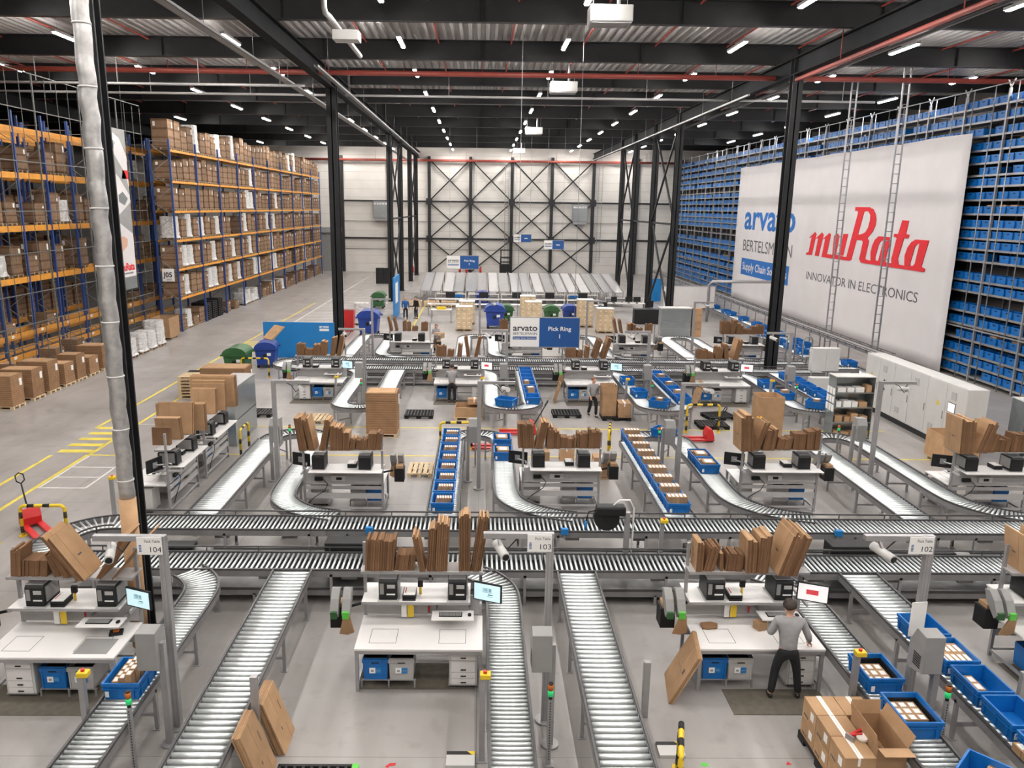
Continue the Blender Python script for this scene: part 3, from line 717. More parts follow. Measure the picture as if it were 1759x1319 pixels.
def rack_tote_mesh(seed, full):
    m = MB(); W, D, H = 0.74, 0.62, 0.36
    m.tub(D, W, H, 0.02, 0.015)
    m.box(-D/2-0.012, -D/2, -W/2, W/2, H-0.05, H); m.box(-D/2-0.008, -D/2, -W/2+0.02, W/2-0.02, 0.0, 0.035)
    for y in (-W/2+0.03, W/2-0.05): m.box(-D/2-0.01, -D/2, y, y+0.025, 0.03, H-0.05)
    m.box(-D/2-0.014, -D/2-0.004, -0.09, 0.09, 0.23, 0.28, 1)
    if full: m.box(-D/2+0.06, D/2-0.1, -W/2+0.08, W/2-0.12, 0.05, H+0.07, 2)
    return m.mesh('tote', ['blue', 'dark', 'carton'])
RT = [rack_tote_mesh(0, False), rack_tote_mesh(1, True)]
cells = []
rt = random.Random(5)
for k, y in enumerate(TB):
    for l, z in enumerate(TLEV):
        for s in range(4):
            yy = y+0.49+0.84*s; keep = rt.random() > 0.05; full = rt.random() < 0.06
            hidden = 42.6 < yy < 79.2 and z < 12.5
            if hidden or not keep or (yy > 72 and l in (8, 15)): continue
            cells.append((math.sqrt(TX**2+yy**2+(z-8.7)**2), k, l, s, yy, z, full))
cells.sort()
LN2 = [str(i+1) for i in range(len(TLEV))]
for d, k, l, s, yy, z, full in cells[:300]:
    t = link('storage_tote', RT[1 if full else 0], None, (TX+0.38, yy, z))
    side = 'above the banner' if yy > 42.6 else 'right of the banner'
    tag(t, 'blue tote %s, %s shelf up, %s bay, %s of four' % (side, ORD[l], ORD[k], ORD[s]), 'tote', 'blue totes on the tall racks')
m = MB()
for d, k, l, s, yy, z, full in cells[300:]:
    x0, x1, a, b, H = TX+0.07, TX+0.69, yy-0.37, yy+0.37, 0.36
    m.box(x0, x1, a, b, z, z+H-0.06, 0); m.box(x0-0.012, x0+0.02, a, b, z+H-0.06, z+H, 0); m.box(x0, x1, a, a+0.02, z+H-0.06, z+H, 0); m.box(x0, x1, b-0.02, b, z+H-0.06, z+H, 0)
    m.box(x0-0.014, x0-0.004, yy-0.09, yy+0.09, z+0.23, z+0.28, 1)
    if full: m.box(x0+0.06, x1-0.1, a+0.1, b-0.1, z+H-0.06, z+H+0.07, 2)
o = link('distant_totes', m.mesh('distant_totes', ['blue', 'dark', 'carton'], False))
tag(o, 'blue totes filling the far end of the tall racks on the right', 'totes', None, 'stuff')

# big banner on the rack
LOGO = [[(17.95, 6.68), (18.94, 7.13), (19.24, 6.99), (18.76, 5.36), (17.63, 5.34), (17.65, 5.49), (18.06, 5.56), (18.36, 6.74), (18.07, 6.62)],
 [(19.12, 6.64), (20.16, 7.14), (20.49, 6.99), (20.0, 5.36), (19.26, 5.35), (19.57, 6.66)],
 [(20.34, 6.62), (21.43, 7.14), (21.74, 7.03), (21.37, 5.6), (22.1, 5.56), (22.15, 5.37), (20.51, 5.33), (20.81, 6.7)],
 [(22.27, 6.97), (22.82, 7.14), (23.12, 6.96), (22.87, 5.64), (22.29, 5.57), (22.26, 6.43)],
 [(23.72, 7.14), (24.45, 7.16), (24.04, 5.63), (23.27, 5.67)],
 [(21.37, 5.6), (22.28, 5.6), (22.87, 5.62), (23.28, 5.65), (24.06, 5.57), (24.53, 5.58), (25.29, 5.63), (25.41, 5.5), (25.11, 5.34), (20.51, 5.33), (20.56, 5.51)],
 [(25.09, 8.99), (27.18, 8.98), (27.25, 8.72), (26.41, 8.71), (25.34, 5.46), (25.11, 5.34), (24.54, 5.54), (25.55, 8.61), (25.45, 8.73), (25.08, 8.73)],
 [(26.87, 8.95), (27.57, 8.87), (27.94, 8.58), (28.14, 8.22), (28.13, 7.82), (27.85, 7.41), (27.27, 6.98), (26.5, 6.91), (26.27, 7.21), (26.43, 7.21), (26.87, 7.34), (27.18, 7.65), (27.33, 8.14), (27.29, 8.47), (27.01, 8.69), (26.69, 8.72), (26.38, 8.68), (26.33, 8.93)],
 [(25.91, 7.17), (27.61, 7.23), (27.27, 6.97), (27.51, 6.78), (27.27, 5.68), (27.38, 5.55), (28.02, 5.56), (28.07, 5.34), (26.72, 5.34), (26.46, 5.57), (26.71, 6.67), (26.6, 6.8), (25.75, 6.8)],
 [(30.3, 7.14), (28.73, 7.15), (28.28, 6.91), (28.03, 6.53), (27.91, 6.08), (28.04, 5.55), (28.67, 5.59), (28.58, 5.82), (28.86, 6.64), (29.12, 6.89), (30.21, 6.92)],
 [(29.46, 7.12), (30.3, 7.14), (29.87, 5.72), (29.99, 5.55), (29.04, 5.61)],
 [(26.83, 5.56), (27.3, 5.59), (28.04, 5.55), (29.11, 5.62), (29.95, 5.56), (30.71, 5.56), (32.22, 5.53), (33.16, 5.58), (34.13, 5.59), (34.49, 5.5), (34.46, 5.31), (26.89, 5.33)],
 [(31.38, 8.2), (32.12, 8.18), (31.96, 7.4), (32.35, 7.36), (32.3, 7.16), (31.8, 7.14), (31.38, 5.89), (31.56, 5.54), (30.71, 5.56), (30.65, 5.84), (30.98, 7.12), (30.83, 7.17), (30.61, 7.18), (30.61, 7.37), (31.08, 7.37)],
 [(34.52, 7.11), (33.15, 7.12), (32.7, 6.95), (32.34, 6.6), (32.14, 6.11), (32.25, 5.53), (32.9, 5.6), (32.84, 5.71), (33.13, 6.71), (33.39, 6.88), (34.39, 6.91)],
 [(33.64, 7.09), (34.52, 7.11), (34.09, 5.63), (34.13, 5.57), (33.16, 5.57), (33.37, 5.72)]]
bn = empty('wall_banner', 'huge white banner with blue and red lettering on the tote racks', 'banner', (TX-0.35, 79.5, 0.05))
m = MB(); nu, nv = 40, 16; vs = []; rb = random.Random(3)
for j in range(nv+1):
    for i in range(nu+1):
        edge = 0.035*math.sin(i*0.9)*(1 if j in (0, nv) else 0)
        vs.append((0.006*math.sin(i*0.7+j*0.5), -37.2*i/nu, 12.75*j/nv+edge*0.8))
m.add(vs, [(j*(nu+1)+i, j*(nu+1)+i+1, (j+1)*(nu+1)+i+1, (j+1)*(nu+1)+i) for j in range(nv) for i in range(nu)], 0, True)
cl = m.build('cloth', 'bannerw', bn); sd = cl.modifiers.new('thickness', 'SOLIDIFY'); sd.thickness = 0.01
RB = (PI/2, 0, -PI/2); EX = -0.02
def btext(body, u, v, size, width, mtl, bold=0.0): return text('lettering', body, size, mtl, bn, (EX, -u, v), RB, width, 0.002, bold)
btext('arvato', 2.42, 6.98, 3.25, 12.5, 'bannerblue', 0.07)
btext('BERTELSMANN', 2.42, 4.9, 1.52, 12.2, 'bannergrey', 0.0)
o = MB().box(EX, EX+0.004, -14.48, -2.44, 2.6, 4.18).build('blue_bar', 'bannerblue', bn)
text('lettering', 'Supply Chain Solutions', 1.0, 'bannerw', bn, (EX-0.01, -2.85, 3.1), RB, 11.2, 0.003, 0.012)
lg = MB()
for k, poly in enumerate(LOGO): lg.prism([(-u, v) for u, v in poly], EX-0.004-0.0025*k, EX+0.002, 0)
lg.build('logo_lettering', 'bannerred', bn)
btext('INNOVATOR IN ELECTRONICS', 18.0, 3.48, 0.88, 16.0, 'bannergrey', 0.0)
# vertical cable ladders standing before the banner
for n, x, y, z0, z1 in (('by the control cabinets', 22.0, 42.6, 0.0, 16.4), ('by the right column', 22.0, 48.5, 0.0, 16.3)):
    ladder('silver vertical cable ladder in front of the banner, ' + n, 'cable ladder', x, y, z0, z1, 0.34, 'galv', 'y', 0.5, 0.035)
# ------------------------------------------------------------------ roller conveyors
def spline(pts, n=8):
    P = [Vector((*p, 0)) for p in pts]; out = []
    for i in range(len(P)-1):
        p0, p1, p2, p3 = P[max(i-1, 0)], P[i], P[i+1], P[min(i+2, len(P)-1)]
        for k in range(n):
            t = k/n
            out.append(0.5*((2*p1)+(p2-p0)*t+(2*p0-5*p1+4*p2-p3)*t*t+(3*p1-p0-3*p2+p3)*t**3))
    out.append(P[-1]); return out
def arc(cx, cy, R, a0, a1, n=20):
    return [(cx+R*math.cos(math.radians(a0+(a1-a0)*k/n)), cy+R*math.sin(math.radians(a0+(a1-a0)*k/n))) for k in range(n+1)]
ROLL = {}
def roller_mesh(L, r):
    k = (round(L, 2), r)
    if k not in ROLL: ROLL[k] = MB().cyl((0, -L/2, 0), (0, L/2, 0), r, 10).mesh('roller', 'roller')
    return ROLL[k]
def strip(m, P, off, w, z0, z1, mi=0):
    """box-section rail following the path at a sideways offset"""
    k = len(P); vs = []
    for i, p in enumerate(P):
        t = (P[min(i+1, k-1)]-P[max(i-1, 0)]).normalized(); s = Vector((-t.y, t.x, 0))
        for o, z in ((off-w/2, z0), (off+w/2, z0), (off+w/2, z1), (off-w/2, z1)): vs.append(p+s*o+Vector((0, 0, z)))
    fs = [(i*4+j, (i+1)*4+j, (i+1)*4+(j+1) % 4, i*4+(j+1) % 4) for i in range(k-1) for j in range(4)]
    m.add(vs, fs+[(0, 1, 2, 3), (k*4-1, k*4-2, k*4-3, k*4-4)], mi)
def conveyor(label, pts, width, pitch=0.15, r=0.04, z=0.85, parts=True, smooth=False, legs=None, guide=(0, 0), group=None, name='roller_conveyor', belt=None, plate=0.14, bar=0.28):
    P = spline(pts) if smooth else [Vector((*p, 0)) for p in pts]
    o = empty(name, label, 'conveyor', (P[0].x, P[0].y, 0), 0, group); b = Vector((P[0].x, P[0].y, 0)); P = [p-b for p in P]
    hw = width/2
    for s, n in ((1, 0), (-1, 1)):
        m = MB(); strip(m, P, s*(hw-0.025), 0.05, z-plate-0.02, z-0.02, 0); strip(m, P, s*(hw-0.02), 0.04, z-0.02, z+0.025, 1)
        m.build('side_rail', ['railgrey', 'rail'], o)
        if guide[n]:
            m = MB(); strip(m, P, s*(hw+0.03), 0.03, z+0.10, z+0.135, 0); m.build('guide_rail', 'rail', o)
            g = MB(); acc = 0; nxt = 0.3
            for i in range(len(P)-1):
                d = P[i+1]-P[i]; L = d.length; t = d.normalized(); sv = Vector((-t.y, t.x, 0))*s*(hw+0.03)
                while nxt < acc+L:
                    q = P[i]+t*(nxt-acc)+sv; g.box(q.x-0.012, q.x+0.012, q.y-0.012, q.y+0.012, z-0.1, z+0.11); nxt += 1.2
                acc += L
            if g.v: g.build('guide_bracket', 'rail', o)
    tot = sum((P[i+1]-P[i]).length for i in range(len(P)-1))
    def at(d):
        for i in range(len(P)-1):
            L = (P[i+1]-P[i]).length
            if d <= L or i == len(P)-2: return P[i]+(P[i+1]-P[i])*(d/max(L, 1e-6)), (P[i+1]-P[i]).normalized()
            d -= L
    n = max(1, int(tot/pitch)); R = roller_mesh(width-0.11, r)
    if belt:
        m = MB(); strip(m, P, 0, width-0.1, z-0.03, z-0.004); m.build('belt', belt, o)
    elif parts:
        for k in range(n):
            p, t = at((k+0.5)*tot/n)
            ro = link('roller', R, o, (p.x, p.y, z-r)); ro.rotation_euler = (0, 0, math.atan2(t.y, t.x))
    else:
        m = MB(); L = width-0.11
        for k in range(n):
            p, t = at((k+0.5)*tot/n); s = Vector((-t.y, t.x, 0))*L/2; q = p+Vector((0, 0, z-r)); m.cyl(q-s, q+s, r, 8)
        m.build('roller_bed', 'roller', o)
    if legs is None: legs = [0.6+1.9*k for k in range(int((tot-0.6)/1.9)+1)]
    for d in legs:
        p, t = at(min(d, tot-0.06)); s = Vector((-t.y, t.x, 0)); g = MB()
        for sg in (-1, 1):
            q = p+s*sg*(hw-0.03); g.box(q.x-0.03, q.x+0.03, q.y-0.03, q.y+0.03, 0, z-0.1); g.box(q.x-0.06, q.x+0.06, q.y-0.06, q.y+0.06, 0, 0.012)
        g.bar(p-s*(hw-0.03)+Vector((0, 0, bar)), p+s*(hw-0.03)+Vector((0, 0, bar)), 0.05)
        g.build('leg_frame', 'alu', o)
    return o
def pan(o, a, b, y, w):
    q = o.location; return MB().box(a-q.x, b-q.x, y-w/2-q.y, y+w/2-q.y, 0.70, 0.715).build('shade_pan', 'dark', o)  # added dark sheet, paints the darkness seen through the roller gaps
def box_part(o, name, m, x0, x1, y0, y1, z0, z1, bevel=0.0):
    b = o.location; return MB().box(x0-b.x, x1-b.x, y0-b.y, y1-b.y, z0-b.z, z1-b.z).build(name, m, o, bevel=bevel)
TN = ['the left pack table', 'the centre pack table', 'the manned pack table', 'the right edge pack table']
BN = ['the first back-turned bench', 'the second back-turned bench', 'the third back-turned bench', 'the last back-turned bench']
PR = 6.28
def ring(dy, near):
    rg = 'the near ring' if near else 'the far ring'
    # cross conveyors in bolted lengths
    for nm, yc, gd in (('front cross line', 16.38, (1, 0)), ('rear cross line', 18.56, (1, 0))):
        xs = [-9.0+5.25*k for k in range(6)]
        for k in range(5):
            a, b = xs[0]+5.25*k, xs[0]+5.25*(k+1)
            o = conveyor('cross roller conveyor of %s, %s, %s length from the left' % (rg, nm, ORD[k]), [(a, yc+dy), (b-0.01, yc+dy)], 0.93, 0.11, 0.026, parts=near, guide=gd, group='cross conveyor lengths of '+rg, legs=[0.5, 2.7, 4.8], bar=0.12)
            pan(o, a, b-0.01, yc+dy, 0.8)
            if near:
                for q in range(3): box_part(o, 'drive_motor', 'midgrey', a+0.7+1.7*q, a+1.05+1.7*q, yc-0.30, yc+0.25, 0.55, 0.69)
    # return belts low down between and under the lines
    for nm, yc in (('under the front cross line', 16.38), ('between the two cross lines', 17.75)):
        conveyor('low grey return belt of %s %s' % (rg, nm), [(-9.0, yc+dy), (16.5, yc+dy)], 0.74, z=0.34, bar=0.1, legs=[1+3*k for k in range(9)], belt='belt', name='belt_conveyor', plate=0.12)
    # end loop on the left
    conveyor('curved roller conveyor closing the left end of '+rg, arc(-9.02, 17.47+dy, 1.09, 270, 90, 24), 0.93, 0.13, 0.026, parts=near, legs=[0.8, 2.4], guide=(0, 1))
    for k in range(4):
        xa = -4.09+PR*k; xs_ = 0.53-PR+PR*k; tn = TN[k] if near else ['first', 'second', 'third', 'fourth'][k]+' far table from the left'
        if not near or k < 3:
            conveyor('straight roller spur before %s, %s' % (rg, ('beside the leaning carton boards', 'the centre one', 'at the right with five totes')[k] if near else ('first from the left', 'carrying nine empty totes', 'carrying seven blue totes', 'nearest the steel shelving')[k]), [(xa, 15.9+dy), (xa, 9.35+dy)], 0.88, 0.145, 0.046, parts=near, group=None)
            conveyor('curved roller loop in front, right of '+tn, arc((xa+xs_)/2, 9.34+dy, abs(xa-xs_)/2, 0, -180, 24), 0.74, 0.11, 0.03, parts=near, legs=[0.5, 1.9])
        x = xs_
        conveyor('bending roller spur along the right side of '+tn, [(x-0.62, 15.88+dy), (x-0.33, 15.62+dy), (x-0.08, 15.2+dy), (x, 14.6+dy), (x, 13+dy), (x, 11+dy), (x, 9.36+dy)], 0.72, 0.105, 0.03, smooth=True, parts=near)
        # rear side
        xb = -7.2+6.25*k; xr = -5.5+6.28*k; bn = BN[k] if near else 'the %s far back-turned bench' % ORD[k]
        end = 25.9
        conveyor('straight roller spur behind %s, reaching away left of %s' % (rg, bn) if near else 'straight roller spur reaching away left of '+bn, [(xb, 19.05+dy), (xb, end+dy)], 0.88, 0.145, 0.046, parts=near)
        conveyor('bending roller spur hugging the left side of '+bn, [(xr, end+dy), (xr, 23+dy), (xr, 21.3+dy), (xr+0.1, 20.4+dy), (xr+0.5, 19.75+dy), (xr+1.1, 19.3+dy), (xr+1.75, 19.07+dy)], 0.72, 0.105, 0.03, smooth=True, parts=near)
        conveyor('curved roller loop beyond %s behind %s' % (bn, rg), arc((xb+xr)/2, end+0.01+dy, (xr-xb)/2, 180, 0, 24), 0.74, 0.12, 0.026, parts=near, legs=[0.6, 1.9])
ring(0, True); ring(21.9, False)
# dark control boxes, cameras and motors round the near cross lines
for k, (x, y, z, w, d, h, lab) in enumerate(((-3.0, 17.11, 0.55, 1.15, 0.46, 0.5, 'black cabinet beneath the cross lines left of pack table 103'), (8.9, 17.11, 0.5, 1.2, 0.46, 0.55, 'black cabinet beneath the cross lines behind the 102 sign'))):
    o = empty('control_cabinet', lab, 'cabinet', (x, y, 0)); MB().box(-w/2, w/2, -d/2, d/2, z, z+h).build('casing', 'dark', o, bevel=0.02)
    g = MB()
    for sx in (-w/2+0.05, w/2-0.05):
        for sy in (-d/2+0.05, d/2-0.05): g.box(sx-0.025, sx+0.025, sy-0.025, sy+0.025, 0, z)
    g.build('stand', 'alu', o); MB().box(0.1, 0.14, -d/2-0.012, -d/2, z+0.2, z+0.3).build('latch', 'galv', o)
for k, (x, y) in enumerate(((-7.2, 17.6), (5.4, 17.65), (11.2, 17.5))):
    o = empty('drive_unit', 'dark green drive unit low between the cross lines, %s from the left' % ORD[k], 'motor', (x, y, 0))
    MB().box(-0.35, 0.35, -0.2, 0.2, 0.36, 0.7).build('gearbox', 'dark', o, bevel=0.03); MB().cyl((0.35, 0, 0.52), (0.75, 0, 0.52), 0.13, 12).build('motor', 'midgrey', o)
    MB().box(-0.3, 0.3, -0.15, 0.15, 0.345, 0.36).build('foot', 'alu', o)
for k, (x, y) in enumerate(((-2.7, 18.1), (2.15, 18.1), (9.0, 18.1))):
    o = empty('scanner', 'small blue scanner clipped on the rear cross line, %s from the left' % ORD[k], 'scanner', (x, y-0.03, 0.80))
    MB().box(-0.09, 0.09, -0.06, 0.06, 0.0, 0.16).build('scanner_body', 'panelblue', o, bevel=0.015); MB().box(-0.03, 0.03, 0.0, 0.12, -0.12, 0.02).build('bracket', 'alu', o)
# cable reel on a post at the cross line
o = empty('hose_reel', 'black hose reel on a grey post between the cross lines', 'reel', (3.52, 17.2, 0))
MB().box(-0.06, 0.06, -0.06, 0.06, 0, 1.75).build('post', 'alu', o); MB().cyl((-0.5, -0.10, 1.62), (-0.5, 0.12, 1.62), 0.30, 24).build('drum', 'dark', o)
MB().box(-0.75, -0.06, -0.16, 0.16, 1.68, 1.92).build('reel_casing', 'dark', o, bevel=0.05)
MB().tube([(-0.4, 0, 1.85), (-0.2, 0, 2.05), (0.04, 0, 2.05), (0.14, 0.0, 1.85), (0.14, 0, 1.2), (0.12, 0, 0.2)], 0.022, 8).build('cable', 'paper', o)
MB().tube([(-0.7, 0.0, 1.8), (-0.92, 0, 1.75), (-0.98, 0, 1.5)], 0.018, 6).build('air_hose', 'dark', o); MB().cyl((-0.98, 0, 1.30), (-0.98, 0, 1.52), 0.035, 8).build('nozzle', 'panelblue', o)

# ------------------------------------------------------------------ totes and the small cartons in them
def tote_body():
    W, D, H = 0.58, 0.76, 0.30
    m = MB(); m.tub(W, D, H, 0.018, 0.02)
    for a, b, c, d in ((-W/2-0.012, W/2+0.012, -D/2-0.012, -D/2+0.004), (-W/2-0.012, W/2+0.012, D/2-0.004, D/2+0.012), (-W/2-0.012, -W/2+0.004, -D/2, D/2), (W/2-0.004, W/2+0.012, -D/2, D/2)):
        m.box(a, b, c, d, H-0.055, H); m.box(a+0.008 if a < 0 and b-a > 0.1 else a, b, c, d, H-0.11, H-0.095)
    for x in (-0.2, 0.2):
        m.box(x-0.012, x+0.012, -D/2-0.008, -D/2+0.012, 0.03, H-0.06); m.box(x-0.012, x+0.012, D/2-0.012, D/2+0.008, 0.03, H-0.06)
    for y in (-0.28, 0, 0.28):
        m.box(-W/2-0.008, -W/2+0.012, y-0.012, y+0.012, 0.03, H-0.06); m.box(W/2-0.012, W/2+0.008, y-0.012, y+0.012, 0.03, H-0.06)
    return m.mesh('tote_body', 'blue')
TB_ = tote_body(); TCARD = MB().box(-0.25, -0.19, -0.395, -0.388, 0.06, 0.16).mesh('label_card', 'paper'); TLIN = MB().tub(0.53, 0.70, 0.20, 0.01, 0.012, 0.025).mesh('black_liner', 'dark')
def tote(x, y, rz, label, group='blue totes on the conveyors', liner=False, z=0.855):
    if abs(rz) > 0.05: z += 0.022
    o = empty('blue_tote', label, 'tote', (x, y, z), rz, group)
    link('tote_body', TB_, o); link('label_card', TCARD, o)
    if liner: link('liner', TLIN, o)
    return o
def small_carton_mesh(w, d, h, lab=True):
    m = MB(); m.box(-w/2, w/2, -d/2, d/2, 0, h)
    if lab: m.box(-w*0.32, w*0.32, -d*0.38, d*0.30, h, h+0.002, 1)
    return m.mesh('small_carton', ['carton', 'paper'])
SCM = {}
def small_carton(x, y, z, size, rz, label, group, tilt=0.0, lab=True):
    k = (size, lab)
    if k not in SCM: SCM[k] = small_carton_mesh(*size, lab)
    o = link('small_carton', SCM[k], None, (x, y, z)); o.rotation_euler = (0, tilt, rz)
    return tag(o, label, 'carton', group)
rc = random.Random(21)
def fill_row(x, y, n, label, group, w=0.075, d=0.24, h=0.25, yo=-0.12, tilt=0.28, x0=-0.2):
    for k in range(n): small_carton(x+x0+k*(w+0.006), y+yo, 0.90+abs(tilt)*w*0.5, (w, d, h), 0.0, '%s %s' % (ORD[k], label), group, tilt)
def fill_grid(x, y, nx, ny, label, group, w=0.15, d=0.2, h=0.12, z=0.885, x0=None, y0=None):
    for i in range(nx):
        for j in range(ny): small_carton(x+(-(nx-1)/2+i)*(w+0.006), y+(-(ny-1)/2+j)*(d+0.006)+(y0 or 0), z, (w, d, h), rc.uniform(-0.03, 0.03), '%s, %s column, %s row' % (label, ORD[i], ORD[j]), group)
# the two filled tote rows behind the near ring
for k in range(8):
    y = 19.6+0.905*k
    tote(-0.95, y, 0, 'blue tote with slanted small cartons, %s of eight on the centre left spur' % ORD[k])
    fill_row(-0.95, y, 6, 'small tan carton leaning in %s tote of the centre left spur' % ORD[k], 'small cartons in the centre left tote row', 0.062, 0.22, 0.26, 0.06)
for k in range(9):
    y = 19.65+0.80*k
    tote(5.3, y, 0, 'blue tote heaped with cartons, %s of nine on the centre right spur' % ORD[k])
    fill_row(5.3, y, 5, 'tan carton standing in the %s tote of the centre right spur' % ORD[k], 'small cartons in the centre right tote row', 0.098, 0.3, 0.36, -0.02, 0.0, -0.2)
for k, (x, y, rz, lab) in enumerate(((7.06, 22.9, 0, 'blue tote with a carton on the spur left of the third back-turned bench, front one'), (7.06, 23.75, 0, 'blue tote with a carton on the spur left of the third back-turned bench, rear one'), (6.55, 26.45, 0.9, 'blue tote with a carton riding the loop beyond the third back-turned bench'),
                                     (0.78, 24.0, 0, 'blue tote with flat parcels on the spur left of the second back-turned bench'), (0.78, 25.4, 0.0, 'blue tote at the loop end left of the second back-turned bench'))):
    tote(x, y, rz, lab)
    small_carton(x, y-0.08, 0.885, (0.36, 0.42, 0.3), rz, 'larger tan carton in a loop tote behind the near ring, %s tote from the right' % ORD[k], 'single cartons in loop totes')
    small_carton(x-0.06, y+0.24, 0.885, (0.3, 0.18, 0.24), rz+0.05, 'smaller tan carton tucked behind another in loop tote, %s' % ORD[k], 'single cartons in loop totes')
# near totes
tote(-5.75, 11.62, 0, 'blue tote heaped with flat cartons on the spur right of pack table 104')
for r_ in range(3):
    for k in range(4): small_carton(-5.75+0.0*k+0.11*(r_-1), 11.36+0.17*k, 0.88, (0.10, 0.15, 0.28+0.06*r_), 0.03, 'tan carton in the tote beside pack table 104, %s column, %s from the front' % (ORD[r_], ORD[k]), 'cartons in the tote beside pack table 104')
tote(6.81, 11.85, 0, 'blue tote with small boxes on the spur just right of pack table 102', liner=True)
fill_grid(6.79, 11.85, 3, 3, 'small white-topped box in the upper tote right of pack table 102', 'boxes in the upper tote right of pack table 102', 0.14, 0.17, 0.14)
tote(6.81, 10.72, 0, 'blue tote with black insert in front of the emergency stop post by table 102', liner=True)
fill_grid(6.8, 10.8, 3, 3, 'small white-topped box in the lower tote with black insert', 'boxes in the lower tote right of pack table 102', 0.14, 0.15, 0.15)
tote(7.15, 9.25, 0.75, 'tilted blue tote on the loop at the bottom right corner')
for k in range(5): small_carton(6.98+0.1*k, 9.12+0.085*k, 0.885, (0.11, 0.22, 0.2), 0.75, '%s tan carton in the tilted tote at the bottom right corner' % ORD[k], 'cartons in the tilted tote')
for k, (y, c) in enumerate(((13.25, 1), (12.38, 2), (11.5, 1), (10.66, 0), (9.8, 3))):
    where = ['partly behind the 102 signpost', 'below the one behind the signpost', 'behind the lit signal post', 'with no boxes in it', 'at the right frame edge'][k]
    tote(8.41, y, 0, 'blue tote on the far right spur, '+where, liner=False)
    if c == 2: fill_grid(8.41, y, 5, 2, 'white-topped box filling the full tote on the far right spur', 'boxes in the full tote on the far right spur', 0.098, 0.3, 0.2)
    elif c: fill_grid(8.30, y+0.1, c+1, 2, 'white-topped box in the part-filled tote '+where, 'boxes in the tote '+where, 0.14, 0.2, 0.12)
# far ring totes
for k in range(8):
    tote(2.2, 31.35+0.79*k, 0, 'empty blue tote in the long row below the hanging sign, %s from the front' % ORD[k], 'empty totes below the hanging sign')
small_carton(2.2, 32.6, 0.89, (0.3, 0.3, 0.34), 0.2, 'tan carton poking out of a tote in the row below the hanging sign', None); small_carton(2.1, 34.0, 0.89, (0.22, 0.2, 0.32), 0.3, 'smaller tan carton in the row of totes below the hanging sign', None)
for k in range(7):
    tote(8.47, 31.5+0.8*k, 0, 'blue tote on the right spur of the far ring, %s from the front' % ORD[k], 'totes on the right far spur')
    if k % 2: small_carton(8.47, 31.45+0.8*k, 0.88, (0.3, 0.26, 0.36), 0.2, 'tan carton in the right far spur tote, %s from the front' % ORD[k], 'cartons in the right far spur')
for k, (x, y, rz) in enumerate(((1.1, 30.75, 1.1), (7.35, 30.75, 1.1), (6.85, 32.5, 0.1), (6.8, 35.0, 0), (13.8, 30.8, 1.0), (13.1, 32.4, 0.1), (13.09, 34.6, 0), (14.72, 31.9, 0), (14.72, 33.0, 0), (14.72, 34.1, 0), (14.72, 35.2, 0), (14.72, 36.3, 0))):
    tote(x, y, rz, 'blue tote on the loops of the far ring, %s counting from the left' % ORD[k], 'totes on the far loops')
    if k in (1, 4, 5): small_carton(x, y, 0.88, (0.3, 0.24, 0.36), rz, 'tan carton sticking out of a far loop tote, %s' % ORD[k], 'cartons in the far loops')
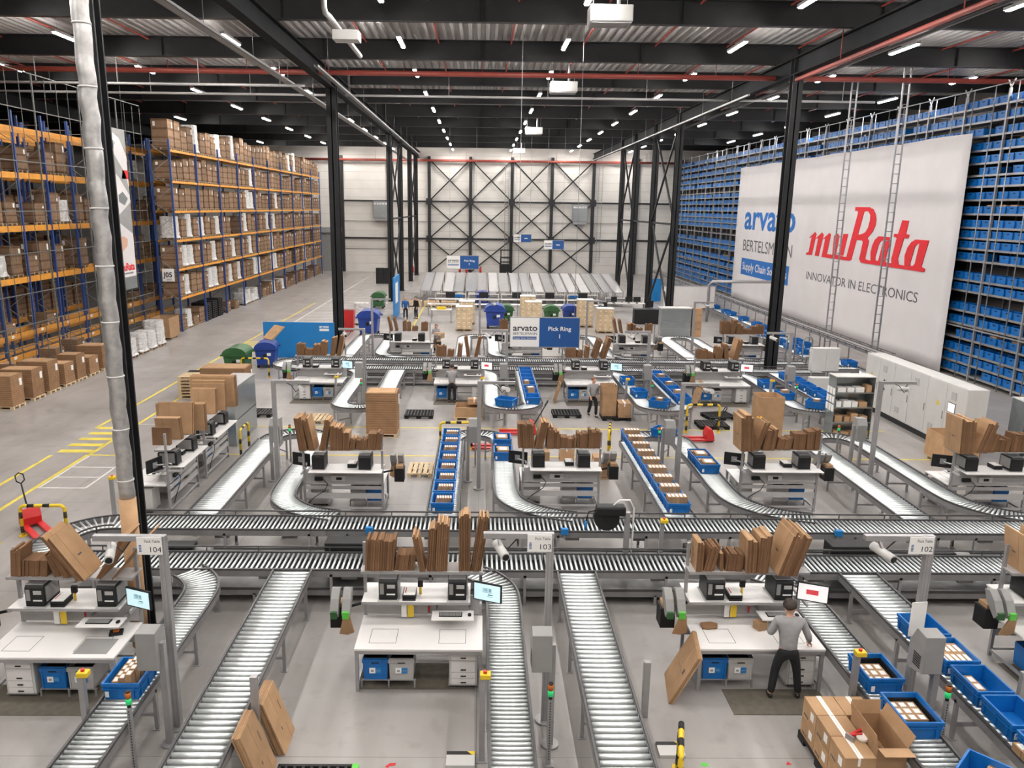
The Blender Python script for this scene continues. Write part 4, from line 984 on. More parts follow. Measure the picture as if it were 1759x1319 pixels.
# ------------------------------------------------------------------ packing tables; local x left to right seen by the packer, y away from the packer
TW = 2.33
def make_table():
    o = empty('packing_table', 'packing table', 'table')
    m = MB().box(0, TW, 0, 1.22, 0.84, 0.885); m.build('worktop', 'white', o, bevel=0.008)
    MB().box(0.01, TW-0.01, 0.0, 0.04, 0.78, 0.84).build('front_rail', 'alu', o)
    for x in (0.04, TW-0.04):
        MB().box(x-0.03, x+0.03, 0.02, 0.08, 0, 0.84).build('leg', 'alu', o)
        MB().box(x-0.03, x+0.03, 1.24, 1.30, 0, 2.40).build('leg', 'alu', o)
        MB().box(x-0.025, x+0.025, 0.08, 1.24, 0.10, 0.15).build('foot_rail', 'alu', o)
        MB().box(x-0.02, x+0.02, 0.86, 1.62, 1.27, 1.33).build('shelf_bracket', 'grey', o)
    MB().box(0.07, TW-0.07, 1.24, 1.27, 0.90, 1.30).build('back_panel', 'grey', o)
    MB().box(0.07, TW-0.07, 1.25, 1.29, 0.72, 0.82).build('back_rail', 'grey', o)
    MB().box(0.07, TW-0.07, 1.25, 1.29, 0.44, 0.60).build('back_rail', 'grey', o)
    MB().box(0.07, TW-0.07, 1.25, 1.29, 0.12, 0.17).build('back_rail', 'grey', o)
    MB().box(0.02, TW-0.24, 0.84, 1.66, 1.33, 1.355).build('upper_shelf', 'white', o, bevel=0.004)
    MB().box(0.02, TW-0.24, 0.83, 0.845, 1.315, 1.365).build('shelf_edge', 'alu', o)
    m = MB().box(0.0, TW, 0.98, 1.40, 1.915, 1.93); m.build('carton_shelf', 'grey', o)
    MB().box(0.0, TW, 0.96, 0.98, 1.88, 1.93).build('shelf_lip', 'alu', o)
    for x in (0.04, TW-0.04): MB().box(x-0.02, x+0.02, 0.98, 1.24, 1.87, 1.915).build('shelf_bracket', 'alu', o)
    MB().box(1.36, 2.16, 0.62, 0.98, 1.10, 1.125).build('keyboard_tray', 'white', o, bevel=0.006)
    MB().box(1.42, 1.46, 0.9, 1.24, 1.06, 1.10).box(2.06, 2.10, 0.9, 1.24, 1.06, 1.10).build('tray_arm', 'alu', o)
    for x in (0.24, 1.52):
        m = MB()
        for a, b, c, d in ((x, x+0.5, 0.2, 0.208), (x, x+0.5, 0.692, 0.7), (x, x+0.008, 0.2, 0.7), (x+0.492, x+0.5, 0.2, 0.7)): m.box(a, b, c, d, 0.885, 0.8865)
        m.build('scale_outline', 'dark', o)
    MB().box(1.1, 1.5, 1.29, 1.33, 0.98, 1.14).build('cable_box', 'pale', o); MB().box(1.2, 1.36, 1.33, 1.335, 1.02, 1.1).build('cable_box_window', 'dark', o)
    MB().box(1.75, 1.98, 1.28, 1.36, 1.0, 1.1).build('power_supply', 'dark', o)
    m = MB().tube([(1.75, 1.33, 1.05), (1.6, 1.36, 0.9), (1.7, 1.36, 0.7), (2.0, 1.36, 0.5), (2.2, 1.36, 0.3)], 0.012, 6); m.build('cable', 'dark', o)
    return o
PT = make_table()
def make_printer():
    o = empty('label_printer', 'black label printer', 'printer')
    m = MB().prism([(-0.24, 0), (0.26, 0), (0.26, 0.30), (0.2, 0.34), (-0.20, 0.34), (-0.24, 0.30)], -0.14, 0.14, 0); pc = m.build('casing', 'dark', o, bevel=0.012)
    MB().box(-0.13, 0.13, -0.2, 0.22, 0.34, 0.352).build('lid', 'alu', o); MB().box(0.14, 0.155, -0.18, 0.2, 0.06, 0.3).build('side_cover', 'midgrey', o)
    MB().box(-0.01, 0.11, -0.247, -0.24, 0.20, 0.26).build('display', 'grey', pc); MB().box(-0.02, 0.11, -0.25, -0.24, 0.09, 0.11).build('label_slot', 'paper', pc)
    MB().box(-0.12, -0.06, -0.247, -0.24, 0.1, 0.28).build('button_panel', 'midgrey', pc); MB().box(-0.16, 0.17, -0.27, 0.28, -0.012, 0).build('base_plate', 'grey', o)
    o.scale = (1.25, 1.1, 1.22); return o
def make_monitor():
    o = empty('monitor', 'flat monitor', 'monitor')
    cs = MB().box(-0.29, 0.29, -0.02, 0.03, -0.19, 0.19).build('casing', 'dark', o, bevel=0.008)
    MB().box(-0.265, 0.265, -0.024, -0.0195, -0.165, 0.165).build('screen', 'screen', cs)
    g = MB(); r = random.Random(2)
    for k in range(14): g.box(-0.09+0.013*k, -0.09+0.013*k+r.choice((0.004, 0.008)), -0.0255, -0.024, 0.02, 0.09)
    g.box(-0.1, 0.1, -0.0255, -0.024, 0.0, 0.008).box(0.02, 0.12, -0.0255, -0.024, -0.05, -0.03).box(0.0, 0.12, -0.0255, -0.024, -0.08, -0.073)
    g.build('screen_content', 'screenline', cs)
    MB().tube([(0, 0.03, 0), (-0.05, 0.14, 0.0), (-0.32, 0.22, -0.02), (-0.36, 0.30, -0.05)], 0.025, 8).build('arm', 'alu', o)
    MB().box(-0.08, 0.08, 0.03, 0.05, -0.08, 0.08).build('mount_plate', 'alu', o)
    return o
def make_keyboard():
    o = empty('keyboard', 'black keyboard', 'keyboard'); MB().box(-0.22, 0.22, -0.08, 0.08, 0, 0.02).build('case', 'dark', o, bevel=0.005)
    g = MB()
    for i in range(15):
        for j in range(5): g.box(-0.205+0.0275*i, -0.183+0.0275*i, -0.07+0.028*j, -0.047+0.028*j, 0.02, 0.027)
    g.build('keys', 'midgrey', o); return o
def make_tray():
    o = empty('letter_tray', 'paper tray', 'letter tray')
    for z in (0.0, 0.065): MB().tub(0.25, 0.34, 0.05, 0.008, 0, z).build('tray', 'dark', o)
    m = MB().box(-0.11, 0.11, -0.16, 0.15, 0.11, 0.122).box(-0.10, 0.12, -0.15, 0.16, 0.122, 0.13); m.build('sheets', 'paper', o)
    MB().box(-0.08, -0.06, -0.1, 0.12, 0.13, 0.132).build('red_strip', 'redp', o); return o
def make_crate(m1):
    o = empty('waste_crate', 'crate', 'crate'); m = MB(); m.tub(0.46, 0.62, 0.44, 0.02, 0.015)
    for z in (0.40, 0.44-0.075): m.box(-0.24, 0.24, -0.322, -0.31, z-0.015, z+0.02)
    for x in (-0.2, 0.2): m.box(x-0.012, x+0.012, -0.316, -0.30, 0.02, 0.38)
    cb = m.build('crate_body', m1, o)
    MB().box(-0.07, 0.07, -0.326, -0.318, 0.345, 0.365).build('hand_hole', 'dark', cb); MB().tub(0.44, 0.60, 0.30, 0.006, 0.02, 0.155).build('bin_liner', 'dark', o)
    MB().box(-0.11, 0.0, -0.319, -0.312, 0.14, 0.25).build('label_card', 'paper', cb); MB().box(0.0, 0.11, -0.319, -0.312, 0.14, 0.25).build('label_card', 'panelblue', cb)
    g = MB().box(-0.08, -0.03, -0.3205, -0.319, 0.17, 0.21).box(0.02, 0.09, -0.3205, -0.319, 0.185, 0.2); g.build('print', 'sweat', cb); return o
def make_pedestal():
    o = empty('drawer_pedestal', 'drawer unit', 'drawer unit'); MB().box(-0.26, 0.26, -0.3, 0.3, 0.06, 0.72).build('body', 'pale', o, bevel=0.006)
    for z0, z1 in ((0.58, 0.70), (0.34, 0.57), (0.21, 0.33), (0.08, 0.20)):
        dr = MB().box(-0.22, 0.22, -0.318, -0.3, z0, z1).build('drawer', 'white', o, bevel=0.004); MB().box(-0.05, 0.05, -0.33, -0.318, z0+0.04, z0+0.06).build('handle', 'dark', dr)
    for x in (-0.2, 0.2):
        for y in (-0.24, 0.24): MB().cyl((x, y-0.012, 0.03), (x, y+0.012, 0.03), 0.03, 10).build('castor', 'dark', o)
    MB().box(-0.28, 0.28, -0.31, 0.31, 0.055, 0.075).build('plinth', 'alu', o); return o
def make_dispenser():
    o = empty('paper_dispenser', 'paper void-fill dispenser', 'paper dispenser')
    for x, m2 in ((-0.12, 'green'), (0.10, 'lime')):
        MB().prism([(-0.3, 0.0), (-0.22, -0.1), (0.06, 0.14), (0.14, 0.34), (0.02, 0.38), (-0.16, 0.24)], x-0.08, x+0.08, 0).build('feed_head', 'midgrey', o, bevel=0.01)
        MB().box(x-0.06, x+0.06, -0.33, -0.25, -0.08, 0.05).build('outlet', m2, o)
    MB().box(-0.24, 0.04, -0.05, 0.30, -0.42, -0.02).build('paper_magazine', 'dark', o, bevel=0.01); MB().box(-0.20, 0.0, 0.0, 0.26, -0.38, 0.06).build('paper_pack', 'carton', o)
    m = MB().prism([(-0.02, -0.02), (0.10, -0.02), (0.16, -0.42), (0.04, -0.48), (-0.12, -0.46)], 0, 0.03, 1); m.T = None
    p = m.build('paper_strip', 'carton', o, (0.08, -0.33, 0)); p.rotation_euler = (0.25, 0, 0)
    MB().tube([(0.1, 0.2, -0.1), (0.35, 0.35, -0.1), (0.5, 0.5, -0.05)], 0.03, 8).build('swing_arm', 'dark', o); return o
PRN, MON, KEY, TRY = make_printer(), make_monitor(), make_keyboard(), make_tray()
CRB, CRG, PED, DIS = make_crate('blue'), make_crate('grey'), make_pedestal(), make_dispenser()
def make_mouse():
    o = MB().prism([(-0.03, -0.04), (0.03, -0.04), (0.035, 0.02), (0.02, 0.055), (-0.02, 0.055), (-0.035, 0.02)], 0, 0.03).build('computer_mouse', 'dark', None, bevel=0.01); return tag(o, 'mouse', 'mouse')
MOU = make_mouse()
SHEET = {}
def sheet_mesh(t, d, h, dark, q=0):
    k = (t, d, h, dark, q)
    if k not in SHEET:
        m = MB(); r = random.Random(str(k))
        m.box(-t/2, t/2, -d/2+0.001, d/2-0.001, 0, h); m.box(-t/2, t/2, -d/2, -d/2+0.001, 0, h, 1); m.box(-t/2, t/2, d/2-0.001, d/2, 0, h, 1)
        if t > 0.014 and d > 0.3:
            m.box(-t/2-0.0008, -t/2, -d/2+d*0.3, -d/2+d*0.3+0.006, h*0.0, h, 1); m.box(t/2, t/2+0.0008, -d/2+d*0.3, -d/2+d*0.3+0.006, 0, h, 1)
            m.box(-t/2-0.0008, -t/2, -d*0.05, d*0.12, h*0.42, h*0.45, 2); m.box(t/2, t/2+0.0008, -d*0.05, d*0.12, h*0.42, h*0.45, 2)
        SHEET[k] = m.mesh('flat_carton', ['carton_dark' if dark else 'carton', 'carton_dark', 'signtext'])
    return SHEET[k]
SHEETS = {}; FAR = MB()
def bundle(T, x, n, t, h, d, lean, dark=False, jit=0.03, z=1.932, y=1.18, tname='', far=False):
    """n flat cartons leaning together on the table's carton shelf; T is the table's world matrix"""
    r = random.Random(int(x*1000)+n*7+int(T.translation.x*13+T.translation.y))
    for k in range(n):
        a = math.radians(lean+r.uniform(-0.12, 0.12)*(k > 0)); hh = h*(1+r.uniform(-jit, jit)*2); hh = round(hh/0.04)*0.04; hh = max(hh, 0.12)
        px = x+k*(t/max(0.5, math.cos(a))+0.002+h*0.003)
        W = T @ Matrix.Translation((px, y+r.uniform(-0.02, 0.02), z+abs(math.sin(a))*t/2)) @ Matrix.Rotation(a, 4, 'Y')
        if far:
            FAR.T = W; m1 = r.choice((0, 0, 1)) if not dark else 1
            FAR.box(-t/2, t/2, -d/2+0.001, d/2-0.001, 0, hh, m1); FAR.box(-t/2, t/2, -d/2, -d/2+0.001, 0, hh, 1); FAR.box(-t/2, t/2, d/2-0.001, d/2, 0, hh, 1)
            continue
        o = link('flat_carton', sheet_mesh(t, d, hh, dark), None); o.matrix_world = W
        SHEETS.setdefault(tname, []).append((W.translation.x, W.translation.y, o))
def name_sheets():
    for tname, L in SHEETS.items():
        along = 'left spur' in tname
        L.sort(key=lambda q: q[1] if along else q[0])
        for k, (_, _, o) in enumerate(L):
            tag(o, '%s flattened carton from the %s %s' % (nth(k), 'front' if along else 'left', tname), 'flat carton', 'flattened cartons '+tname)
    FAR.T = None
    o = link('flattened_cartons', FAR.mesh('flattened_cartons', ['carton', 'carton_dark'])); tag(o, 'flattened cartons standing on the shelves of the far ring tables', 'flat cartons', None, 'stuff')
TABLES = []
def table(x, y, rot, name, near, b, monitor='screen', extras=True, mat_=(0, 2.2, 0.1, 0.95), flipped=False, sy=1.18, far=False):
    T = Matrix.Translation((x, y, 0)) @ Matrix.Rotation(rot, 4, 'Z'); TABLES.append((T, name))
    def W(px, py, pz): v = T @ Vector((px, py, pz)); return (v.x, v.y, v.z)
    place('table', PT, W(0, 0, 0), rot, 'white packing table with grey frame, '+name.replace('at ', '', 1), 'packing tables')
    place('printer', PRN, W(0.52, 1.17, 1.371), rot, 'black label printer, first of two '+name, 'label printers')
    place('printer', PRN, W(1.84, 1.17, 1.371), rot, 'black label printer, second of two '+name, 'label printers')
    p = place('monitor', MON, W(2.42, 0.96, 1.52), rot-0.38, 'flat screen on an arm '+name, 'packing monitors')
    for c in p.children_recursive:
        if c.name.startswith('screen') and monitor == 'screenw' and not c.name.startswith('screen_content'):
            c.data = c.data.copy(); c.data.materials[0] = M['screenw']
        if c.name.startswith('screen_content') and monitor == 'screenw':
            c.data = MB().box(-0.12, 0.10, -0.026, -0.024, -0.04, 0.06).mesh('screen_content', 'screenred')
    place('keyboard', KEY, W(1.72, 0.80, 1.126), rot, 'black keyboard on the pull-out tray '+name, 'keyboards')
    place('mouse', MOU, W(2.08, 0.78, 1.126), rot, 'small black mouse by the keyboard '+name, 'computer mice')
    place('tray', TRY, W(0.92, 1.08, 1.356), rot, 'black letter tray of papers '+name, 'letter trays')
    fx = (1.15, 1.64, 0.55) if flipped else (0.36, 0.84, 1.98)
    place('crateb', CRB, W(fx[0], 0.45, 0.17), rot, 'blue waste crate under the worktop '+name, 'blue waste crates')
    place('crateg', CRG, W(fx[1], 0.45, 0.17), rot, 'grey waste crate under the worktop '+name, 'grey waste crates')
    place('ped', PED, W(fx[2], 0.45, 0), rot, 'white drawer pedestal under the worktop '+name, 'drawer pedestals')
    rk = MB(); rk.T = Matrix.Translation((fx[0]-0.36, 0, 0)); rk.box(0.1, 1.1, 0.15, 0.19, 0.15, 0.17).box(0.1, 1.1, 0.7, 0.74, 0.15, 0.17)
    for xx in (0.10, 0.60, 1.08):
        for yy in (0.16, 0.72): rk.box(xx-0.015, xx+0.015, yy-0.015, yy+0.015, 0, 0.15)
    q = rk.build('crate_stand', 'alu', None, W(0, 0, 0), rot); tag(q, 'low grey stand carrying the crates '+name, 'stand', 'crate stands')
    if extras: place('disp', DIS, W(-0.32, 0.78, 1.30), rot, 'grey and green paper dispenser '+name, 'paper dispensers')
    if mat_:
        q = MB().box(mat_[0], mat_[1], mat_[2], mat_[3], 0.0005, 0.012).build('floor_mat', 'mat', None, W(0, 0, 0), rot); tag(q, 'dark rubber floor mat '+name, 'floor mat', 'floor mats')
    if near:
        q = empty('tape_gun', 'yellow and black tape gun hanging '+name, 'tape gun', W(1.12, 1.18, 1.36), rot, 'tape guns')
        MB().cyl((0, 0, 0), (0, 0, 0.16), 0.025, 8).build('handle', 'yellow', q); MB().box(-0.05, 0.05, -0.03, 0.03, 0.16, 0.3).build('gun_body', 'dark', q)
        q = empty('label_rolls', 'yellow and white label rolls hanging '+name, 'label roll', W(0.78, 1.0, 1.0), rot, 'label rolls')
        MB().cyl((-0.4, 0.1, 0.22), (0.3, 0.1, 0.22), 0.04, 10).build('roll', 'paper', q)
        MB().box(-0.02, 0.08, 0.03, 0.04, -0.05, 0.2).build('white_strip', 'paper', q); MB().box(0.1, 0.22, 0.03, 0.04, -0.05, 0.2).build('yellow_strip', 'yellow', q)
        MB().box(-0.44, -0.4, 0.05, 0.24, 0.18, 0.30).box(0.3, 0.34, 0.05, 0.24, 0.18, 0.30).build('bracket', 'alu', q)
        q = empty('hand_scanner', 'red and white hand tool hanging '+name, 'scanner', W(1.28, 1.16, 1.02), rot, 'hand scanners')
        MB().box(-0.03, 0.03, -0.03, 0.06, 0.12, 0.26).build('scanner_head', 'pale', q); MB().cyl((0, 0, -0.04), (0, 0.01, 0.13), 0.02, 8).build('grip', 'redp', q)
    prev = None
    for (bx, n, t, h, d, lean, dark) in sorted(b):
        if dark and not near: n, t = math.ceil(n*0.62), t*1.5
        tn_ = math.tan(math.radians(lean)); w_ = t/max(0.5, math.cos(math.radians(lean)))
        bx = max(bx, 0.10)
        if prev:                                            # keep clear of the bundle before
            px, ph, ptn = prev
            for zz in (0.0, min(ph, h)*0.97): bx = max(bx, px+zz*ptn-zz*tn_+w_*0.5+0.012)
        prev = (bx+(n-1)*(w_+0.002+h*0.003)+w_*0.5, h, tn_)
        bundle(T, bx, n, t, h, d, lean, dark, tname=name, y=sy, far=far)
    return T
# carton bundles, read off each table: x, count, thickness, height, depth, lean, mailers?
B103 = [(0.05, 12, 0.042, 0.62, 0.38, 4, True), (0.60, 9, 0.038, 0.32, 0.34, 8, True), (1.10, 4, 0.024, 0.72, 0.42, -11, False), (1.27, 4, 0.034, 0.86, 0.40, 3, False), (1.43, 6, 0.034, 0.98, 0.42, 3, False), (1.88, 7, 0.027, 1.12, 0.36, 0, False), (2.09, 6, 0.027, 1.10, 0.36, 8, False)]
B102 = [(0.14, 4, 0.03, 0.60, 0.42, 0, False), (0.30, 5, 0.036, 0.50, 0.38, 11, True), (0.62, 2, 0.03, 0.36, 0.36, -4, False), (0.72, 9, 0.034, 0.34, 0.36, 4, True), (1.10, 5, 0.034, 0.66, 0.50, -2, False), (1.30, 6, 0.034, 0.74, 0.50, 2, False), (1.66, 9, 0.036, 0.86, 0.75, 16, False)]
B104 = [(0.0, 4, 0.045, 0.52, 0.4, 6, True), (0.28, 12, 0.036, 0.32, 0.36, 8, True), (0.86, 3, 0.03, 0.46, 0.4, -16, False), (1.10, 3, 0.03, 0.58, 0.5, -22, False), (1.40, 4, 0.03, 1.02, 0.72, -34, False), (1.70, 3, 0.028, 1.02, 0.55, 33, False), (2.0, 1, 0.025, 1.08, 0.6, 40, False)]
B101 = [(0.2, 2, 0.03, 0.8, 0.6, -8, False), (0.36, 3, 0.03, 0.75, 0.6, 4, False), (0.8, 8, 0.034, 0.34, 0.36, 4, True)]
def flip(b): return [(TW-x-n*t, n, t, h, d, -l, k) for x, n, t, h, d, l, k in b]
R2A = flip([(0.02, 4, 0.05, 0.96, 0.62, -7, False), (0.25, 3, 0.05, 0.94, 0.62, -11, False), (0.60, 3, 0.05, 0.88, 0.55, 13, False), (0.84, 3, 0.055, 0.70, 0.5, 3, False), (1.03, 3, 0.055, 0.66, 0.48, 3, False), (1.22, 3, 0.055, 0.54, 0.45, 3, False), (1.42, 3, 0.04, 0.34, 0.4, 12, False), (1.56, 8, 0.04, 0.30, 0.34, 5, True), (1.92, 7, 0.05, 0.50, 0.36, 6, True)])
R2B = flip([(0.04, 10, 0.042, 0.70, 0.42, -3, True), (0.50, 4, 0.05, 0.80, 0.55, 12, False), (0.74, 4, 0.05, 0.60, 0.5, 2, False), (0.96, 3, 0.05, 0.48, 0.45, 2, False), (1.15, 10, 0.042, 0.30, 0.34, 4, True), (1.62, 6, 0.05, 0.44, 0.36, 0, True), (1.93, 7, 0.045, 0.52, 0.36, 2, True)])
R2C = flip([(-0.04, 6, 0.055, 1.05, 0.75, -4, False), (0.32, 3, 0.05, 0.84, 0.6, 18, False), (0.56, 7, 0.045, 0.62, 0.5, 7, False), (0.96, 9, 0.045, 0.34, 0.36, 8, True), (1.42, 8, 0.045, 0.48, 0.36, 2, True), (1.85, 7, 0.05, 0.56, 0.36, 0, True)])
R2D = flip([(-0.02, 7, 0.055, 1.0, 0.8, -3, False), (0.50, 5, 0.055, 0.92, 0.65, 16, False), (0.85, 4, 0.05, 0.6, 0.5, 14, False), (1.12, 9, 0.045, 0.38, 0.36, 6, True), (1.6, 10, 0.05, 0.52, 0.36, 2, True)])
table(-2.23, 12.72, 0, 'at the centre pack table 103', True, B103)
q = MB().box(1.55, 2.15, 0.12, 0.62, 0.8865, 0.892).build('weighing_plate', 'midgrey', None, (-8.74, 12.4, 0)); tag(q, 'dark weighing plate set on the worktop of pack table 104', 'scale')
q = empty('handheld_device', 'orange and black handheld device on pack table 104', 'handheld', (-6.72, 13.2, 0.887), 0.3); MB().box(-0.12, 0.12, -0.09, 0.09, 0, 0.05).build('device_body', 'dark', q, bevel=0.01); MB().box(-0.05, 0.05, -0.05, 0.05, 0.05, 0.075).build('device_top', 'ledamber', q, bevel=0.01)
q = MB().prism([(-0.17, -0.08), (-0.05, -0.12), (0.14, -0.1), (0.18, 0.03), (0.06, 0.1), (-0.14, 0.09)], 0, 0.07).build('kraft_pad', 'carton_dark', None, (4.45, 13.55, 0.886), 0.1, 0.03); tag(q, 'crumpled brown paper pad on pack table 102', 'paper pad')
q = MB().box(-0.1, 0.1, -0.09, 0.09, 0, 0.16).build('small_carton', 'carton', None, (5.42, 13.5, 0.886), 0.35, 0.01); tag(q, 'small brown carton on the worktop of pack table 102', 'carton')
table(4.06, 12.78, 0, 'at pack table 102 with the packer', True, B102, 'screenw', mat_=(0.5, 2.3, -0.67, 0.08))
table(-8.74, 12.40, 0, 'at the left pack table 104', True, B104, mat_=(-0.3, 2.0, -0.38, 0.5), flipped=True)
table(10.32, 12.80, 0, 'at the table cut by the right edge', True, B101)
table(-2.73, 22.62, PI, 'at the back-turned bench left of centre', False, R2A, mat_=None)
table(3.58, 22.95, PI, 'at the back-turned bench right of centre', False, R2B, mat_=None)
table(10.0, 22.95, PI, 'at the back-turned bench before the steel shelving', False, R2C, mat_=None)
table(16.2, 22.9, PI, 'at the back-turned bench by the right edge', False, R2D, mat_=None)
# two benches along the left side, seen end on
LA = flip([(1.95, 3, 0.06, 0.80, 1.45, 0, False), (1.5, 2, 0.06, 0.95, 1.0, 10, False), (1.0, 3, 0.06, 0.65, 0.7, -8, False), (0.4, 3, 0.05, 0.5, 0.5, 4, True)])
LB = flip([(1.9, 4, 0.06, 1.05, 1.5, 0, False), (1.4, 3, 0.06, 0.95, 1.1, 3, False), (0.9, 3, 0.06, 0.8, 0.8, 6, False), (0.3, 3, 0.05, 0.5, 0.5, 4, False)])
table(-10.12, 23.45, -PI/2, 'at the first bench along the left spur', False, LA, mat_=None, extras=False, sy=1.0)
table(-10.12, 26.45, -PI/2, 'at the second bench along the left spur', False, LB, mat_=None, extras=False, sy=1.0)
# far ring
FA = [(0.02, 5, 0.06, 0.55, 0.4, 2, True), (0.4, 6, 0.06, 0.30, 0.36, 8, True), (0.85, 5, 0.06, 0.5, 0.45, 4, False), (1.2, 4, 0.06, 0.66, 0.5, 6, False), (1.65, 3, 0.06, 0.9, 0.5, 8, False), (1.95, 3, 0.06, 0.95, 0.5, 12, False)]
FB = [(0.04, 7, 0.06, 0.5, 0.4, 2, True), (0.6, 6, 0.05, 0.3, 0.36, 6, True), (1.05, 4, 0.05, 0.6, 0.45, 6, False), (1.5, 3, 0.05, 0.95, 0.4, -8, False), (1.85, 3, 0.05, 1.0, 0.4, 12, False)]
FC = [(0.04, 7, 0.06, 0.4, 0.4, 2, True), (0.6, 4, 0.06, 0.3, 0.36, 4, True), (0.95, 3, 0.06, 0.55, 0.45, 4, False), (1.3, 3, 0.06, 0.9, 0.7, 16, False), (1.7, 3, 0.06, 1.0, 0.7, 18, False)]
FD = [(0.04, 7, 0.06, 0.42, 0.4, 2, True), (0.55, 4, 0.06, 0.3, 0.36, 4, True), (0.9, 5, 0.06, 0.55, 0.5, 6, False), (1.35, 3, 0.06, 0.7, 0.55, -6, False), (1.7, 4, 0.06, 0.92, 0.7, 12, False)]
for k, (x, b, sc, nm) in enumerate(((-8.56, FA, 'screen', 'at the far table by the blue partition'), (-2.08, FB, 'screenw', 'at the far table with the black-trousered packer'), (3.97, FC, 'screen', 'at the far table behind the walking woman'), (10.1, FD, 'screenw', 'at the far table left of the right column'))):
    table(x, 34.66, 0, nm, False, b, sc, mat_=(0.0, 2.2, -0.5, 0.4), flipped=(k == 0), far=True)
GA = flip([(0.05, 2, 0.06, 0.8, 0.5, -12, False), (0.35, 2, 0.06, 0.75, 0.5, -12, False), (0.75, 3, 0.06, 0.55, 0.45, 0, False), (1.0, 3, 0.06, 0.5, 0.45, 0, False), (1.3, 5, 0.05, 0.26, 0.36, 6, True), (1.75, 6, 0.06, 0.5, 0.36, 2, True)])
for k, (x, nm) in enumerate(((-2.75, 'at the far back-turned bench under the left posts'), (3.55, 'at the far back-turned bench behind the hanging sign'), (9.85, 'at the far back-turned bench before the zinc cabinet'), (16.0, 'at the far back-turned bench near the racks'))):
    table(x, 44.55, PI, nm, False, GA if k % 2 == 0 else R2B, mat_=None, far=True)
name_sheets()

# ------------------------------------------------------------------ signposts, control posts, signal lamps, stop buttons
def make_signpost():
    o = empty('signpost', 'sign post', 'signpost')
    MB().box(-0.06, 0.06, -0.06, 0.06, 0, 3.45).build('post', 'alu', o); MB().cyl((0, 0, 0), (0, 0, 0.03), 0.17, 16).build('base_flange', 'alu', o)
    g = MB()
    for s in (-1, 1): g.box(s*0.03-0.006, s*0.03+0.006, -0.0615, -0.06, 0.05, 3.4)
    g.build('groove', 'midgrey', o)
    MB().box(-1.1, 0.06, -0.05, 0.05, 3.41, 3.50).build('arm', 'alu', o)
    MB().cyl((-0.74, -0.3, 3.2), (-0.88, 0.12, 3.26), 0.075, 14).build('camera_tube', 'pale', o); MB().cyl((-0.735, -0.315, 3.197), (-0.74, -0.3, 3.2), 0.055, 14).build('lens', 'dark', o)
    MB().bar((-0.85, 0, 3.41), (-0.82, -0.1, 3.26), 0.04).build('bracket', 'alu', o)
    MB().tube([(-0.85, 0.1, 3.3), (-0.7, 0.1, 3.16), (-0.55, 0.06, 3.36), (-0.4, 0.04, 3.43)], 0.012, 6).build('cable', 'dark', o)
    return o
SGP = make_signpost()
def signpost(x, y, num, label, rz=0.0):
    o = place('signpost', SGP, (x, y, 0), rz, label)
    if num:
        sp = MB().box(-0.38, 0.02, -0.085, -0.07, 3.2, 3.5).build('sign_plate', 'paper', o)
        text('lettering', 'Pack Table', 0.066, 'signtext', sp, (-0.26, -0.086, 3.41), (PI/2, 0, 0), 0.25, 0.001); text('lettering', num, 0.13, 'signtext', sp, (-0.20, -0.086, 3.245), (PI/2, 0, 0), 0.18, 0.001)
        g = MB()
        for k in range(5): g.box(-0.35, -0.31, -0.087, -0.085, 3.25+0.025*k, 3.265+0.025*k)
        g.build('symbol', 'signblue', sp)
    return o
def make_control():
    o = empty('control_post', 'control box on post', 'control post')
    MB().box(-0.05, 0.05, -0.05, 0.05, 0, 1.86).build('post', 'alu', o); MB().cyl((0, 0, 0), (0, 0, 0.03), 0.15, 14).build('base_flange', 'alu', o)
    _m = MB().prism([(-0.18, 1.45), (0.20, 1.35), (0.22, 1.9), (0.10, 2.12), (-0.18, 2.1)], -0.34, -0.02, 0); bx_ = _m.build('control_box', 'midgrey', o, bevel=0.01)
    g = MB()
    for k in range(6): g.box(-0.346, -0.34, -0.1, 0.1, 1.5+0.04*k, 1.52+0.04*k)
    g.build('vent_grille', 'dark', bx_); return o
CTP = make_control()
def make_signal():
    o = empty('signal_post', 'signal lamp', 'signal lamp'); MB().box(-0.03, 0.03, -0.03, 0.03, 0, 1.18).build('post', 'alu', o)
    g = MB()
    for k in range(22): g.box(-0.008, 0.008, -0.0315, -0.03, 0.1+0.048*k, 0.125+0.048*k)
    g.build('slots', 'dark', o)
    MB().cyl((0, 0, 1.18), (0, 0, 1.24), 0.03, 10).build('stem', 'dark', o); MB().cyl((0, 0, 1.24), (0, 0, 1.34), 0.045, 12).build('green_lens', 'ledgreen', o); MB().cyl((0, 0, 1.34), (0, 0, 1.44), 0.045, 12).build('amber_lens', 'ledamber', o)
    MB().cyl((0, 0, 1.44), (0, 0, 1.46), 0.04, 12).build('cap', 'dark', o); MB().box(-0.08, 0.08, -0.08, 0.08, 0, 0.015).build('foot', 'alu', o); return o
SIG = make_signal()
def make_stop():
    o = empty('stop_button_post', 'emergency stop', 'stop button'); MB().box(-0.045, 0.045, -0.045, 0.045, 0, 1.5).build('post', 'alu', o)
    MB().box(-0.04, 0.13, -0.08, 0.06, 1.5, 1.58).build('button_box', 'yellow', o, bevel=0.008); MB().cyl((0.04, -0.01, 1.58), (0.04, -0.01, 1.62), 0.03, 12).build('button', 'redp', o)
    MB().box(-0.09, 0.09, -0.09, 0.09, 0, 0.015).build('foot', 'alu', o); return o
STP = make_stop()
SPL = [('silver signpost reading 104 with camera arm', '104'), ('silver signpost reading 103 with camera arm', '103'), ('silver signpost reading 102 with camera arm', '102')]
PLACE3 = ['left of the tall left spur', 'in the middle of the picture front', 'between the two right spurs']
